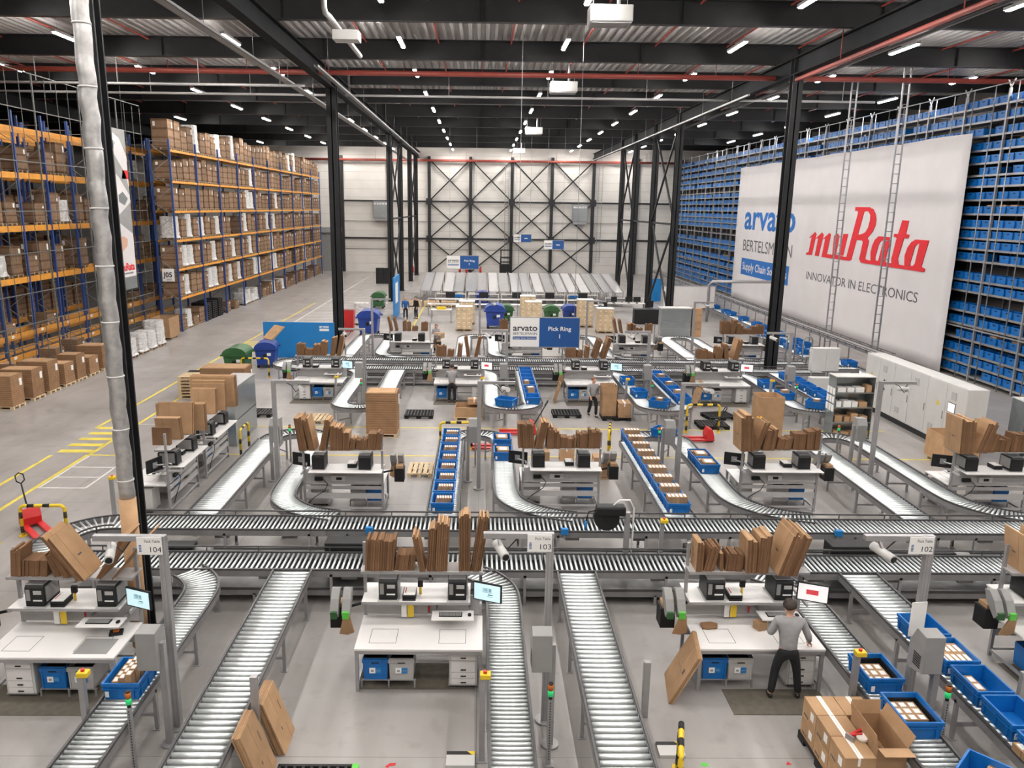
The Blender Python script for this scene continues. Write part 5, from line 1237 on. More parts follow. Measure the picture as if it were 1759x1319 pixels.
for k in range(3):
    dx = PR*(k-1)
    signpost(1.19+dx+(0.02 if k == 2 else 0), 11.95-(0.2 if k == 0 else 0), SPL[k][1], SPL[k][0]+', '+PLACE3[k])
    place('control', CTP, (1.22+dx, 11.32, 0), 0, 'grey sloping control box on a post, '+PLACE3[k])
    place('signal', SIG, ((-5.32, 10.6, 0) if k == 0 else (1.16+dx, 10.85, 0)), 0, 'slim post with green and amber signal lamp, '+PLACE3[k])
    place('stop', STP, ((6.34, 11.62, 0) if k == 2 else (0.09+dx, 10.94, 0)), 0, 'yellow stop button box on a post beside %s' % ('the left pack table', 'the centre pack table', 'the pack table with the packer')[k])
o = MB().box(-0.055, 0.055, -0.045, 0.045, 0, 1.08).build('short_post', 'alu', None, (2.95, 12.06, 0)); tag(o, 'short silver post beside the straight centre spur', 'post')
o = MB().box(-0.055, 0.055, -0.045, 0.045, 0, 1.5).build('short_post', 'alu', None, (-3.50, 10.94, 0)); tag(o, 'short silver post beside the leaning boards at the front', 'post')
o = MB().box(-0.055, 0.055, -0.045, 0.045, 0, 1.2).build('short_post', 'alu', None, (9.2, 11.6, 0)); tag(o, 'short silver post at the right frame edge', 'post')
o = MB().box(-0.14, 0.14, -0.006, 0.006, 0, 0.62).build('notice_board', 'paper', None, (7.38, 11.80, 1.75), 0.15); tag(o, 'white notice with blue header on the 102 signpost', 'notice')
# posts behind the near ring and round the far ring
for k, (x, y, rz, lab) in enumerate(((-6.3, 23.3, PI, 'grey gantry post beside the left bending spur behind the ring'), (0.0, 23.4, PI, 'grey gantry post between the tote rows behind the ring'), (6.3, 23.4, PI, 'grey gantry post left of the bench before the shelving'), (12.7, 23.9, PI, 'grey gantry post between the two right spurs behind the ring'))):
    signpost(x, y, None, lab, rz)
    place('control', CTP, (x-0.35, y+0.7, 0), PI, 'dark control box on a post by the gantry, %s from the left' % ORD[k])
    place('signal', SIG, (x-0.12, y+2.2, 0), 0, 'signal lamp post behind the near ring, %s from the left' % ORD[k])
for k in range(4):
    x = 1.19+PR*(k-1)
    signpost(x, 33.85, None if k else None, 'grey gantry post of the far ring, %s from the left' % ORD[k])
    place('control', CTP, (x+0.03, 33.25, 0), 0, 'grey control box on a post at the far ring, %s from the left' % ORD[k])
    place('signal', SIG, (x, 32.75, 0), 0, 'signal lamp post at the far ring, %s from the left' % ORD[k])
    place('stop', STP, (x-1.1, 32.84, 0), 0, 'yellow stop button post at the far ring, %s from the left' % ORD[k])
    signpost(-6.3+PR*k, 45.3, None, 'gantry post beyond the far ring, %s from the left' % ORD[k], PI)
for k, (x, y) in enumerate(((-9.85, 19.9), (12.85, 25.0), (4.35, 17.2), (9.9, 26.6))):
    place('stop', STP, (x, y, 0), 0, ('yellow stop button post near the left ring end', 'yellow stop button post by the right loop behind the ring', 'yellow stop button post rising between the cross lines', 'yellow stop button post in front of the red pallet jack')[k])
# ------------------------------------------------------------------ people
def skin_obj(name, V, E, m, parent, root=0, sub=1, rz=None):
    me = bpy.data.meshes.new(name); me.from_pydata([v[0] for v in V], E, []); me.materials.append(M[m])
    o = link(name, me, parent); s = o.modifiers.new('skin', 'SKIN'); s.use_smooth_shade = True
    for i, v in enumerate(V):
        sv = me.skin_vertices[0].data[i]; r = v[1]; sv.radius = (r, r) if not isinstance(r, tuple) else r; sv.use_root = (i == root)
    if sub: b = o.modifiers.new('smooth', 'SUBSURF'); b.levels = sub; b.render_levels = sub
    return o
def person(label, x, y, rz, top, hair='hair', arms=None, legs=None, lean=0.0, head_turn=0.0, long_hair=False, scale=1.0):
    o = empty('person', label, 'person', (x, y, 0), rz); o.scale = (scale, scale, scale)
    A = dict(l=[(-0.20, 0, 1.42), (-0.26, -0.03, 1.13), (-0.25, 0.12, 0.90)], r=[(0.20, 0, 1.42), (0.26, -0.03, 1.13), (0.25, 0.12, 0.90)])
    if arms: A.update(arms)
    Lg = dict(l=[(-0.10, 0, 0.92), (-0.12, 0.02, 0.50), (-0.13, -0.02, 0.09), (-0.15, 0.15, 0.04)], r=[(0.10, 0, 0.92), (0.12, 0.02, 0.50), (0.13, -0.02, 0.09), (0.15, 0.15, 0.04)])
    if legs: Lg.update(legs)
    def sh(p, k=1.0): return (p[0], p[1]+lean*max(0, p[2]-0.95)*k, p[2])
    hx, hy = math.sin(head_turn), math.cos(head_turn)
    def hd(u, f, z): return sh((u*hy+f*hx, f*hy-u*hx+0.02, z))
    V = [((0, 0, 0.95), 0.11), (sh((0, 0.01, 1.15)), 0.10), (sh((0, 0.01, 1.34)), 0.115), (sh((0, 0.015, 1.47)), 0.055), (sh((0, 0.03, 1.54)), 0.055), (hd(0, 0.03, 1.60), 0.082), (hd(0, 0.01, 1.67), 0.095), (hd(0, 0.0, 1.73), 0.07)]
    E = [(0, 1), (1, 2), (2, 3), (3, 4), (4, 5), (5, 6), (6, 7)]
    n = len(V); V += [(hd(0, 0.115, 1.615), 0.016), (hd(0, 0.125, 1.60), 0.014)]; E += [(5, n), (n, n+1)]           # nose
    for s in (-1, 1): n = len(V); V += [(hd(s*0.09, 0.0, 1.625), 0.014), (hd(s*0.10, -0.012, 1.64), 0.012)]; E += [(5, n), (n, n+1)]
    for sd, sg in (('l', -1), ('r', 1)):
        P = [sh(p) for p in A[sd]]; n = len(V)
        V += [(P[0], 0.052), (P[1], 0.042), (P[2], 0.028)]; E += [(2, n), (n, n+1), (n+1, n+2)]
        e, w = Vector(P[1]), Vector(P[2]); d = (w-e).normalized(); side = d.cross(Vector((0, 0, 1)))
        side = side.normalized() if side.length > 0.2 else Vector((1, 0, 0)); pn = side.cross(d).normalized()
        pal = w+d*0.07; k = len(V); V.append((tuple(pal), (0.034, 0.020))); E.append((n+2, k))
        for q, (off, ln) in enumerate(((-0.032, 0.06), (-0.011, 0.075), (0.011, 0.07), (0.032, 0.055))):
            a = pal+side*off*sg+d*0.025; b = a+d*ln*0.55-pn*0.010; c = b+d*ln*0.35-pn*0.030; f = len(V)
            V += [(tuple(a), 0.0095), (tuple(b), 0.0088), (tuple(c), 0.0078)]; E += [(k, f), (f, f+1), (f+1, f+2)]
        a = w+d*0.03-side*sg*0.035; b = a+d*0.035-side*sg*0.018; c = b+d*0.028; f = len(V)
        V += [(tuple(a), 0.012), (tuple(b), 0.0105), (tuple(c), 0.009)]; E += [(n+2, f), (f, f+1), (f+1, f+2)]
        P = Lg[sd]; n = len(V); V += [(P[0], 0.075), (P[1], 0.05), (P[2], 0.038), (P[3], 0.03)]; E += [(0, n), (n, n+1), (n+1, n+2), (n+2, n+3)]
    skin_obj('body', V, E, 'skin', o)
    V = [(sh((0, 0, 0.90)), (0.18, 0.14)), (sh((0, 0.005, 1.02)), (0.16, 0.125)), (sh((0, 0.01, 1.20)), (0.18, 0.135)), (sh((0, 0.01, 1.36)), (0.19, 0.13)), (sh((0, 0.015, 1.47)), 0.075)]
    E = [(0, 1), (1, 2), (2, 3), (3, 4)]
    for sd in 'lr':
        P = [Vector(sh(p)) for p in A[sd]]; n = len(V); mid = (P[1]+P[2])/2; cu = P[2]+(P[1]-P[2])*0.12
        V += [(tuple(P[0]), 0.078), (tuple((P[0]+P[1])/2), 0.068), (tuple(P[1]), 0.062), (tuple(mid), 0.055), (tuple(cu), 0.042)]; E += [(3, n), (n, n+1), (n+1, n+2), (n+2, n+3), (n+3, n+4)]
    skin_obj('sweater', V, E, top, o)
    V = [((0, 0, 1.0), (0.15, 0.12)), ((0, -0.01, 0.90), (0.165, 0.135))]; E = [(0, 1)]
    for sd in 'lr':
        P = [Vector(p) for p in Lg[sd]]; n = len(V); V += [(tuple(P[0]+Vector((0, 0, -0.08))), 0.105), (tuple((P[0]+P[1])/2), 0.092), (tuple(P[1]), 0.076), (tuple((P[1]+P[2])/2), 0.072), (tuple(P[2]+Vector((0, 0, 0.01))), 0.062)]
        E += [(1, n), (n, n+1), (n+1, n+2), (n+2, n+3), (n+3, n+4)]
    skin_obj('trousers', V, E, 'trous', o)
    for sd in 'lr':
        a, t = Vector(Lg[sd][2]), Vector(Lg[sd][3]); d = t-a; d.z = 0; d = d.normalized() if d.length > 0.01 else Vector((0, 1, 0)); b = max(0.05, a.z-0.04)
        q = Vector((a.x, a.y, b)); skin_obj('shoe', [(tuple(q-d*0.05), 0.046), (tuple(q+d*0.07), 0.046), (tuple(q+d*0.17), 0.036)], [(0, 1), (1, 2)], 'shoe', o)
    m = MB(); n, k = 14, 7; vs = []                                     # cap of hair over the skull, open at the face
    for j in range(k+1):
        for i in range(n):
            th = 2*PI*i/n; back = -math.cos(th); lim = 1.05+0.75*(back+1)/2 if not long_hair else 1.1+0.95*(back+1)/2
            ph = lim*j/k; r = 0.112+0.006*math.sin(5*th+3*ph)
            vs.append(hd(r*0.92*math.sin(ph)*math.sin(th), r*1.02*math.sin(ph)*math.cos(th)+0.0, 1.665+r*1.02*math.cos(ph)))
    m.add(vs, [(j*n+i, j*n+(i+1) % n, (j+1)*n+(i+1) % n, (j+1)*n+i) for j in range(k) for i in range(n)], 0, True)
    h = m.build('hair', hair, o); sd_ = h.modifiers.new('thickness', 'SOLIDIFY'); sd_.thickness = 0.014
    for s in (-1, 1): MB().cbox(hd(s*0.034, 0.108, 1.638), (0.022, 0.012, 0.010)).build('eye', 'dark', o)
    MB().cbox(hd(0, 0.108, 1.568), (0.045, 0.012, 0.010)).build('mouth', 'redp', o)
    return o
person('person in a grey sweater and black trousers standing at pack table 102, seen from behind', 5.62, 12.62, -0.12, 'sweat', 'hair',
       arms=dict(l=[(-0.21, 0, 1.43), (-0.30, 0.06, 1.16), (-0.14, 0.26, 1.16)], r=[(0.21, 0, 1.43), (0.33, 0.02, 1.15), (0.40, 0.20, 0.98)]),
       legs=dict(l=[(-0.10, 0, 0.92), (-0.18, 0.02, 0.50), (-0.23, -0.04, 0.09), (-0.24, 0.13, 0.04)], r=[(0.10, 0, 0.92), (0.19, 0.04, 0.50), (0.24, 0.02, 0.09), (0.27, 0.18, 0.04)]), lean=0.16, head_turn=0.6, scale=1.06)
person('person with reddish hair in a grey sweater walking towards the camera', 4.85, 32.3, PI+0.3, 'sweat', 'hairred',
       arms=dict(l=[(-0.20, 0, 1.42), (-0.27, -0.12, 1.15), (-0.24, 0.0, 0.93)], r=[(0.20, 0, 1.42), (0.27, 0.06, 1.14), (0.24, 0.24, 0.96)]),
       legs=dict(l=[(-0.09, 0, 0.92), (-0.10, 0.16, 0.52), (-0.09, 0.18, 0.10), (-0.10, 0.33, 0.06)], r=[(0.09, 0, 0.92), (0.10, -0.02, 0.50), (0.09, -0.22, 0.12), (0.10, -0.08, 0.05)]), head_turn=-0.5, long_hair=True, scale=0.98)
person('person in grey top, black vest and trousers at a far table, seen from behind', -1.25, 34.55, 0.05, 'sweat', 'hair',
       arms=dict(l=[(-0.20, 0, 1.42), (-0.26, 0.10, 1.18), (-0.16, 0.34, 1.16)], r=[(0.20, 0, 1.42), (0.25, 0.12, 1.18), (0.14, 0.34, 1.18)]), lean=0.1)
o = bpy.context.scene.objects
person('person in a grey top carrying a yellow parcel beyond the far ring', -2.65, 47.0, PI-0.4, 'sweat', 'hairred',
       arms=dict(l=[(-0.20, 0, 1.42), (-0.25, 0.08, 1.16), (-0.14, 0.32, 1.10)], r=[(0.20, 0, 1.42), (0.25, 0.08, 1.16), (0.14, 0.32, 1.10)]))
q = MB().box(-0.28, 0.28, -0.2, 0.2, 0, 0.32).build('parcel', 'carton', None, (-2.45, 46.45, 1.02), -0.4, bevel=0.03); tag(q, 'yellowish parcel held by the person beyond the far ring', 'parcel')
person('bald person in a blue jacket standing beside the upright blue panel', -5.9, 61.5, PI+0.3, 'bluecloth', 'skin')
person('person in dark clothing behind the one in the blue jacket', -5.1, 61.9, PI-0.8, 'trous', 'hair')

# ------------------------------------------------------------------ cartons, boards and pallets on the floor
def sealed_carton(x, y, z, w, d, h, label, group=None, rz=0.0, card=True, tape=True):
    o = empty('carton', label, 'carton', (x, y, z), rz, group); bb = MB().box(-w/2, w/2, -d/2, d/2, 0, h).build('box_body', 'carton', o, bevel=0.006)
    if tape: MB().box(-0.04, 0.0, -d/2-0.001, d/2+0.001, h, h+0.0015).box(-0.04, 0, -d/2-0.0015, -d/2, h-0.14, h).box(0.006, 0.036, -d/2-0.001, d/2+0.001, h, h+0.0015).build('packing_tape', 'tape', bb)
    if card: MB().box(-w/2-0.0015, -w/2, -d/2+0.08, -d/2+0.2, h-0.22, h-0.08).build('shipping_label', 'paper', bb)
    g = MB()
    for k in range(4): g.box(-w/2-0.0015, -w/2, 0.02+0.045*k, 0.045+0.045*k, 0.04, 0.09)
    for k in range(4): g.box(0.02+0.05*k, 0.045+0.05*k, -d/2-0.0015, -d/2, 0.05, 0.10)
    g.build('print', 'signtext', bb); return o
q = plastic_pallet(5.95, 10.75, 0, PI/2, 'black plastic pallet under the carton stack at the bottom'); q.scale = (1.3, 1.0, 1)
for i in range(2):
    for j in range(3):
        for l in range(2):
            if i == 1 and l == 1 and j in (0, 1): continue
            sealed_carton(5.70+0.485*i, 10.22+0.505*j, 0.152+0.335*l, 0.475, 0.495, 0.33, 'taped brown carton in the bottom stack, %s layer, %s column, %s row' % (('lower', 'upper')[l], ('left', 'right')[i], ('front', 'middle', 'back')[j]), 'taped cartons in the bottom stack')
def open_carton(x, y, z, w, d, h, label, rz=0.0, flaps=(50, 60, 20, 70), group=None, name='open_carton'):
    o = empty(name, label, 'carton', (x, y, z), rz, group); MB().tub(w, d, h, 0.008, 0).build('box_body', 'carton', o)
    for n, (ang, px, py, along, L, fl) in enumerate(((flaps[0], -w/2, 0, 'y', d, w/2), (flaps[1], w/2, 0, 'y', d, w/2), (flaps[2], 0, -d/2, 'x', w, w/2), (flaps[3], 0, d/2, 'x', w, w/2))):
        a = math.radians(ang); f = MB(); dx = math.cos(a)*fl*0.95; dz = math.sin(a)*fl*0.95
        if along == 'y': s = -1 if px < 0 else 1; f.bar((px+s*0.0, 0, h), (px+s*dx, 0, h+dz), 1, 1); f = MB(); vs = [(px, -L/2, h), (px, L/2, h), (px+s*dx, L/2, h+dz), (px+s*dx, -L/2, h+dz)]; nn = Vector((-dz*s, 0, dx)).normalized()*0.006
        else: s = -1 if py < 0 else 1; vs = [(-L/2, py, h), (L/2, py, h), (L/2, py+s*dx, h+dz), (-L/2, py+s*dx, h+dz)]; nn = Vector((0, -dz*s, dx)).normalized()*0.006
        vs = [Vector(v) for v in vs]; f.add(vs+[v+nn for v in vs], [(3, 2, 1, 0), (4, 5, 6, 7), (0, 1, 5, 4), (1, 2, 6, 5), (2, 3, 7, 6), (3, 0, 4, 7)])
        f.build('flap', 'carton', o)
    return o
open_carton(6.19, 10.45, 0.488, 0.46, 0.84, 0.45, 'open brown carton with raised flaps on the stack at the bottom', 0, (80, 66, 5, 78))
q = empty('tape_dispenser', 'red and white tape dispenser lying on the carton stack', 'tape dispenser', (5.86, 10.42, 0.82), 0.5)
MB().cyl((0.03, -0.05, 0.0), (0.03, -0.05, 0.06), 0.085, 20).build('tape_roll', 'tape', q); MB().box(-0.15, 0.16, 0.04, 0.08, 0.02, 0.07).bar((-0.12, 0.06, 0.05), (0.06, -0.02, 0.07), 0.03).build('frame', 'redp', q); MB().box(-0.17, -0.14, -0.04, 0.1, 0.0, 0.09).build('cutter', 'galv', q)
def lean_stack(x, y, t, n, L, h, ang, label, group, rz=0.0, z=0.0):
    for k in range(n):
        a = math.radians(ang); o = MB(); o.box(-t/2, t/2, -L/2, L/2, 0, h)
        o.box(t/2, t/2+0.001, -0.003, 0.003, h*0.55, h, 1).box(t/2, t/2+0.001, L*0.2, L*0.2+0.006, 0, h*0.3, 1).box(t/2, t/2+0.001, -L*0.1, -L*0.06, h*0.3, h*0.36, 2).box(t/2, t/2+0.001, L*0.25, L*0.28, h*0.55, h*0.72, 2)
        o.box(-t/2-0.001, -t/2, -0.003, 0.003, h*0.5, h, 1).box(-t/2-0.001, -t/2, -L*0.3, -L*0.22, h*0.5, h*0.6, 2).box(-t/2-0.001, -t/2, -0.2, L*0.4, h*0.48, h*0.485, 1)
        q = o.build('flat_carton', ['carton', 'carton_dark', 'signtext']); q.matrix_world = Matrix.Translation((x, y, z+abs(math.sin(a))*t/2)) @ Matrix.Rotation(rz, 4, 'Z') @ Matrix.Translation((k*(t+0.002)/math.cos(a), 0.012*math.sin(k*2.1), 0)) @ Matrix.Rotation(a, 4, 'Y')
        tag(q, label % ORD[k], 'flat carton', group)
lean_stack(-3.24, 11.36, 0.024, 6, 0.66, 0.98, -19, '%s large flat carton leaning on the tall left spur, rear pile of two', 'boards leaning on the left spur, rear pile')
lean_stack(-3.30, 10.50, 0.024, 5, 0.70, 1.02, -19, '%s large flat carton leaning on the tall left spur, front pile of two', 'boards leaning on the left spur, front pile')
lean_stack(3.54, 12.88, 0.022, 3, 0.95, 1.06, 26, '%s large flat carton leaning against the left leg of pack table 102', 'boards leaning on pack table 102', -0.15)
lean_stack(3.46, 34.9, 0.03, 2, 0.7, 0.95, 14, '%s flat carton leaning on the far table behind the walking woman', 'boards leaning on the far table')
lean_stack(9.7, 34.3, 0.03, 2, 0.8, 1.2, 18, '%s flat carton with black print leaning on the far table before the column', 'boards leaning on the far right table')
q = plastic_pallet(-2.5, 10.15, 0, 0, 'black plastic pallet with green corner at the bottom frame edge'); MB().box(0.56, 0.66, -0.5, 0.5, 0.0, 0.16).build('corner_block', 'lime', q)
for k, (x, y, w) in enumerate(((-0.25, 10.95, 0.46), (3.2, 11.2, 0.42))):
    q = empty('hazard_plate', 'low white step plate edged in black and yellow, %s' % ('right of the leaning boards' if k == 0 else 'beside the yellow hoop guard'), 'floor plate', (x, y, 0))
    MB().box(-w/2, w/2, -0.2, 0.05, 0, 0.05).build('plate', 'pale', q); MB().box(-w/2, w/2, 0.05, 0.13, 0.0, 0.055).build('striped_edge', 'stripe', q)
def hoop(x, y, w, h, rz, label):
    o = empty('hoop_guard', label, 'guard rail', (x, y, 0), rz); pts = [(-w/2, 0, 0)]+[(-w/2+0.12-0.12*math.cos(a), 0, h-0.12+0.12*math.sin(a)) for a in (0, 0.4, 0.8, 1.2, PI/2)]+[(w/2-0.12+0.12*math.sin(a), 0, h-0.12+0.12*math.cos(a)) for a in (0, 0.4, 0.8, 1.2, PI/2)]+[(w/2, 0, 0)]
    br = MB().tube(pts, 0.045, 10).build('bar', 'yellow', o)
    for k in range(2):
        for s in (-1, 1): MB().cyl((s*w/2, 0, 0.1+0.4*k), (s*w/2, 0, 0.28+0.4*k), 0.047, 10).build('black_band', 'dark', br)
    for k in range(int(w/0.4)): MB().cyl((-w/2+0.2+0.4*k, 0, h), (-w/2+0.38+0.4*k, 0, h), 0.047, 10).build('black_band', 'dark', br)
    for s in (-1, 1): MB().box(s*w/2-0.09, s*w/2+0.09, -0.09, 0.09, 0, 0.015).build('foot_plate', 'yellow', o)
hoop(3.12, 10.35, 0.8, 0.85, PI/2-0.25, 'black and yellow hoop guard at the bottom beside the straight centre spur')
hoop(-11.6, 19.6, 1.15, 0.85, 0.05, 'black and yellow hoop guard before the red pallet jack at the left')
hoop(-12.7, 18.6, 0.9, 0.85, PI/2-0.3, 'black and yellow hoop guard cut by the left frame edge')
hoop(-0.85, 27.6, 1.15, 1.0, 0, 'black and yellow hoop guard at the end of the centre left tote row')
hoop(4.75, 27.2, 1.3, 1.0, PI/2-0.2, 'black and yellow hoop guard at the end of the centre right tote row')
hoop(8.95, 30.0, 1.3, 1.15, 0, 'black and yellow hoop guard behind the red pallet jack')
hoop(-8.4, 26.9, 1.0, 1.0, PI/2, 'black and yellow hoop guard at the end of the left spur')
hoop(-11.6, 39.6, 1.4, 1.0, 0, 'black and yellow hoop guard at the left end of the far ring')
def pallet_jack(x, y, rz, label, handle=True):
    o = empty('pallet_jack', label, 'pallet jack', (x, y, 0), rz)
    for s in (-0.19, 0.19): MB().box(s-0.08, s+0.08, -0.02, 1.15, 0.06, 0.12).build('fork', 'redp', o); MB().cyl((s-0.05, 1.05, 0.05), (s+0.05, 1.05, 0.05), 0.05, 10).build('roller', 'dark', o)
    MB().prism([(-0.30, 0.06), (0.02, 0.06), (0.05, 0.30), (-0.05, 0.55), (-0.20, 0.50), (-0.28, 0.25)], -0.25, 0.25, 0).build('pump_body', 'redp', o, bevel=0.02)
    for s in (-0.1, 0.1): MB().cyl((s-0.03, -0.22, 0.1), (s+0.03, -0.22, 0.1), 0.1, 14).build('steer_wheel', 'dark', o)
    if handle:
        MB().tube([(0, -0.2, 0.35), (0, -0.42, 0.75), (0, -0.62, 1.12)], 0.022, 8).build('handle_shaft', 'dark', o)
        MB().tube([(0, -0.62, 1.1), (-0.1, -0.64, 1.18), (-0.1, -0.72, 1.32), (0, -0.75, 1.38), (0.1, -0.72, 1.32), (0.1, -0.64, 1.18), (0, -0.62, 1.1)], 0.02, 8).build('handle_loop', 'dark', o)
    return o
pallet_jack(-12.25, 20.15, -2.36, 'red pallet jack with black loop handle beyond the left ring end')
pallet_jack(8.75, 28.85, PI/2, 'red pallet jack on the yellow line before the far right spur')
pallet_jack(1.95, 29.6, PI/2, 'red pallet jack partly behind the carton boards at the centre bench')
pallet_jack(0.9, 27.6, PI/2, 'red pallet jack beside the end of the centre left tote row', False)
# middle floor
board_stack('board_pallet', -3.76, 29.42, 1.22, 1.0, 1.62, 'tall brown board pallet standing before the far ring', None)
plastic_pallet(-2.55, 32.2, 0, 0, 'black plastic pallet right of the tall brown board pallet'); plastic_pallet(-9.35, 32.2, 0, 0, 'black plastic pallet left of the far ring tables'); plastic_pallet(3.75, 32.5, 0, 0, 'black plastic pallet behind the walking woman')
def wood_pallet(x, y, z, rz, label, group=None, me=PAL_EUR): q = link('wooden_pallet', me, None, (x, y, z), rz); return tag(q, label, 'pallet', group)
wood_pallet(-1.95, 25.0, 0, PI/2, 'pale wooden pallet on the floor right of the left back-turned bench'); wood_pallet(-6.75, 31.4, 0, PI/2, 'pale wooden pallet behind the boards of the left bench')
q = empty('low_carton_pallet', 'open low carton tray on a wooden pallet before the far tables', 'pallet stack', (-0.45, 31.95, 0)); link('pallet', PAL_WOOD, q); MB().tub(1.1, 0.95, 0.42, 0.02, 0, 0.144).build('tray', 'carton', q); MB().box(-0.5, 0.5, -0.4, 0.3, 0.2, 0.4).build('contents', 'carton', q)
sealed_carton(-0.2, 32.25, 0.545, 0.6, 0.35, 0.24, 'small carton sitting in the low carton tray', None)
plastic_pallet(5.8, 32.1, 0, 0, 'black plastic pallet carrying two tall cartons'); open_carton(5.5, 32.2, 0.152, 0.6, 0.7, 1.0, 'tall open carton on the black pallet beside the walking woman', 0.0, (84, 86, 80, 80)); sealed_carton(6.12, 31.95, 0.152, 0.52, 0.7, 0.62, 'taped carton on the black pallet right of the tall open one')
plastic_pallet(9.6, 30.9, 0, 0, 'black plastic pallet before the red pallet jack'); plastic_pallet(10.3, 32.3, 0, 0.2, 'black plastic pallet lying at an angle by the far right table')
sealed_carton(3.1, 26.3, 0, 0.5, 0.5, 0.55, 'carton standing behind the right of centre bench', None); sealed_carton(2.2, 25.9, 0, 0.5, 0.45, 0.5, 'carton on the floor behind the right of centre bench', None); sealed_carton(4.05, 24.6, 0, 0.55, 0.5, 0.75, 'brown paper filled carton right of the centre bench', None)
q = empty('pallet_carton', 'big open carton on a pallet beyond the bench before the shelving', 'carton', (11.25, 29.3, 0)); link('pallet', PAL_WOOD, q); MB().tub(0.92, 0.92, 1.6, 0.02, 0, 0.144).build('box_body', 'carton', q); MB().box(-0.38, 0.36, -0.38, 0.38, 0.9, 1.55).build('contents', 'wood', q)
q = empty('pallet_carton', 'large brown pallet carton in front of the control cabinets', 'carton', (16.9, 26.5, 0)); link('pallet', PAL_WOOD, q); MB().tub(1.25, 1.2, 0.95, 0.02, 0, 0.144).build('box_body', 'carton', q)
# left of the spurs
q = empty('sheet_cabinet', 'grey sheet metal cabinet behind the left benches', 'cabinet', (-9.35, 29.0, 0)); MB().box(-0.42, 0.42, -1.35, 1.35, 0, 2.15).build('body', 'steelsheet', q, bevel=0.01); MB().box(-0.44, 0.44, -1.37, 1.37, 2.15, 2.2).build('top', 'alu', q); MB().box(0.42, 0.43, -1.3, 1.3, 0.95, 0.97).build('door_gap', 'dark', q)
board_stack('board_pallet', -11.3, 34.2, 2.0, 1.2, 1.55, 'wide brown board pallet behind the grey metal cabinet', None)
for k in range(7): wood_pallet(-13.2, 35.4, 0.146*k, 0, 'pale wooden pallet in the stack beside the yellow line, %s up' % ORD[k], 'stacked wooden pallets', PAL_WOOD)
for k in range(5): plastic_pallet(-13.6, 37.2, 0.152*k, 0.1, 'black plastic pallet in the stack before the green bin, %s up' % ORD[k], 'stacked black pallets by the green bin')
def dumpster(x, y, rz, m, label, sc=1.0):
    o = empty('wheeled_bin', label, 'waste bin', (x, y, 0), rz); o.scale = (sc,)*3
    bd = MB().prism([(-0.45, 0.18), (0.45, 0.18), (0.56, 1.1), (-0.56, 1.1)], -0.62, 0.62, 1); bd = bd.build('bin_body', m, o, bevel=0.03)
    m_ = MB(); n = 10; vs = []
    for j in range(2):
        for i in range(n+1):
            a = PI*i/n; vs.append((-0.6*math.cos(a), -0.66+1.32*j, 1.1+0.34*math.sin(a)))
    m_.add(vs, [(i, i+1, i+n+2, i+n+1) for i in range(n)]+[tuple(range(n, -1, -1)), tuple(range(n+1, 2*n+2))], 0); m_.build('lid', m, o)
    MB().box(-0.66, 0.66, -0.70, -0.62, 1.02, 1.1).box(-0.66, 0.66, 0.62, 0.7, 1.02, 1.1).build('rim', m, o)
    for sx in (-0.4, 0.4):
        for sy in (-0.5, 0.5): MB().cyl((sx, sy-0.03, 0.09), (sx, sy+0.03, 0.09), 0.09, 10).build('castor', 'dark', o)
    MB().box(0.1, 0.3, -0.64, -0.61, 0.7, 0.85).build('sticker', 'paper', bd); MB().cyl((-0.02, -0.66, 0.7), (-0.02, -0.6, 0.7), 0.1, 12).build('boss', 'dark', o); return o
dumpster(-12.7, 40.4, 0, 'green', 'green wheeled bin beside the left floor lines', 1.05); dumpster(-11.75, 42.5, 0.1, 'binblue', 'blue wheeled bin behind the green one by the blue partition', 1.0)
lean_stack(-11.7, 42.5, 0.05, 2, 0.9, 1.0, 50, '%s flat carton jutting out of the blue wheeled bin', 'cardboard in the blue bin', 0.8, 1.5)
q = empty('partition_panel', 'wide bright blue partition panel standing left of the column', 'partition', (-10.5, 44.9, 0)); MB().box(-2.05, 2.05, -0.05, 0.05, 0.03, 2.12).build('panel', 'panelblue', q); MB().box(-2.1, -2.0, -0.3, 0.3, 0, 0.03).box(2.0, 2.1, -0.3, 0.3, 0, 0.03).build('foot', 'alu', q)
text('lettering', 'arvato', 0.20, 'paper', q, (1.2, -0.053, 1.82), (PI/2, 0, 0), 0.55, 0.001, 0.006); MB().box(1.2, 1.75, -0.053, -0.05, 1.62, 1.76).build('white_bar', 'paper', q)
q = empty('partition_panel', 'narrow upright blue panel with white print beyond the far ring', 'partition', (-6.75, 62.9, 0)); MB().box(-0.06, 0.06, -2.0, 2.0, 0.03, 3.3).build('panel', 'panelblue', q); MB().box(0.06, 0.065, -1.2, 0.6, 1.2, 2.8).build('white_print', 'paper', q); MB().box(-0.4, 0.4, -2.0, -1.9, 0, 0.03).box(-0.4, 0.4, 1.9, 2.0, 0, 0.03).build('foot', 'alu', q)
# ------------------------------------------------------------------ right side: cabinets, shelving
q = empty('switch_cabinet_row', 'long light grey switch cabinets with dark plinth below the banner', 'cabinet', (17.55, 27.0, 0))
MB().box(0, 0.75, 0, 7.5, 0.22, 2.52).build('body', 'pale', q, bevel=0.01); MB().box(0.02, 0.75, 0.02, 7.48, 0, 0.22).build('plinth', 'signblue', q); q.children[-1].data.materials[0] = M['graph']
for k in range(6):
    dr = MB().box(-0.012, 0, 0.03+1.25*k, 1.22+1.25*k, 0.26, 2.48).build('door', 'pale', q, bevel=0.004); MB().box(-0.03, -0.012, 0.10+1.25*k, 0.14+1.25*k, 1.1, 1.4).build('handle', 'midgrey', dr)
    MB().box(-0.03, -0.012, 0.65+1.25*k, 0.95+1.25*k, 0.5 if k % 2 else 1.95, 0.75 if k % 2 else 2.25).build('vent', 'grey', dr)
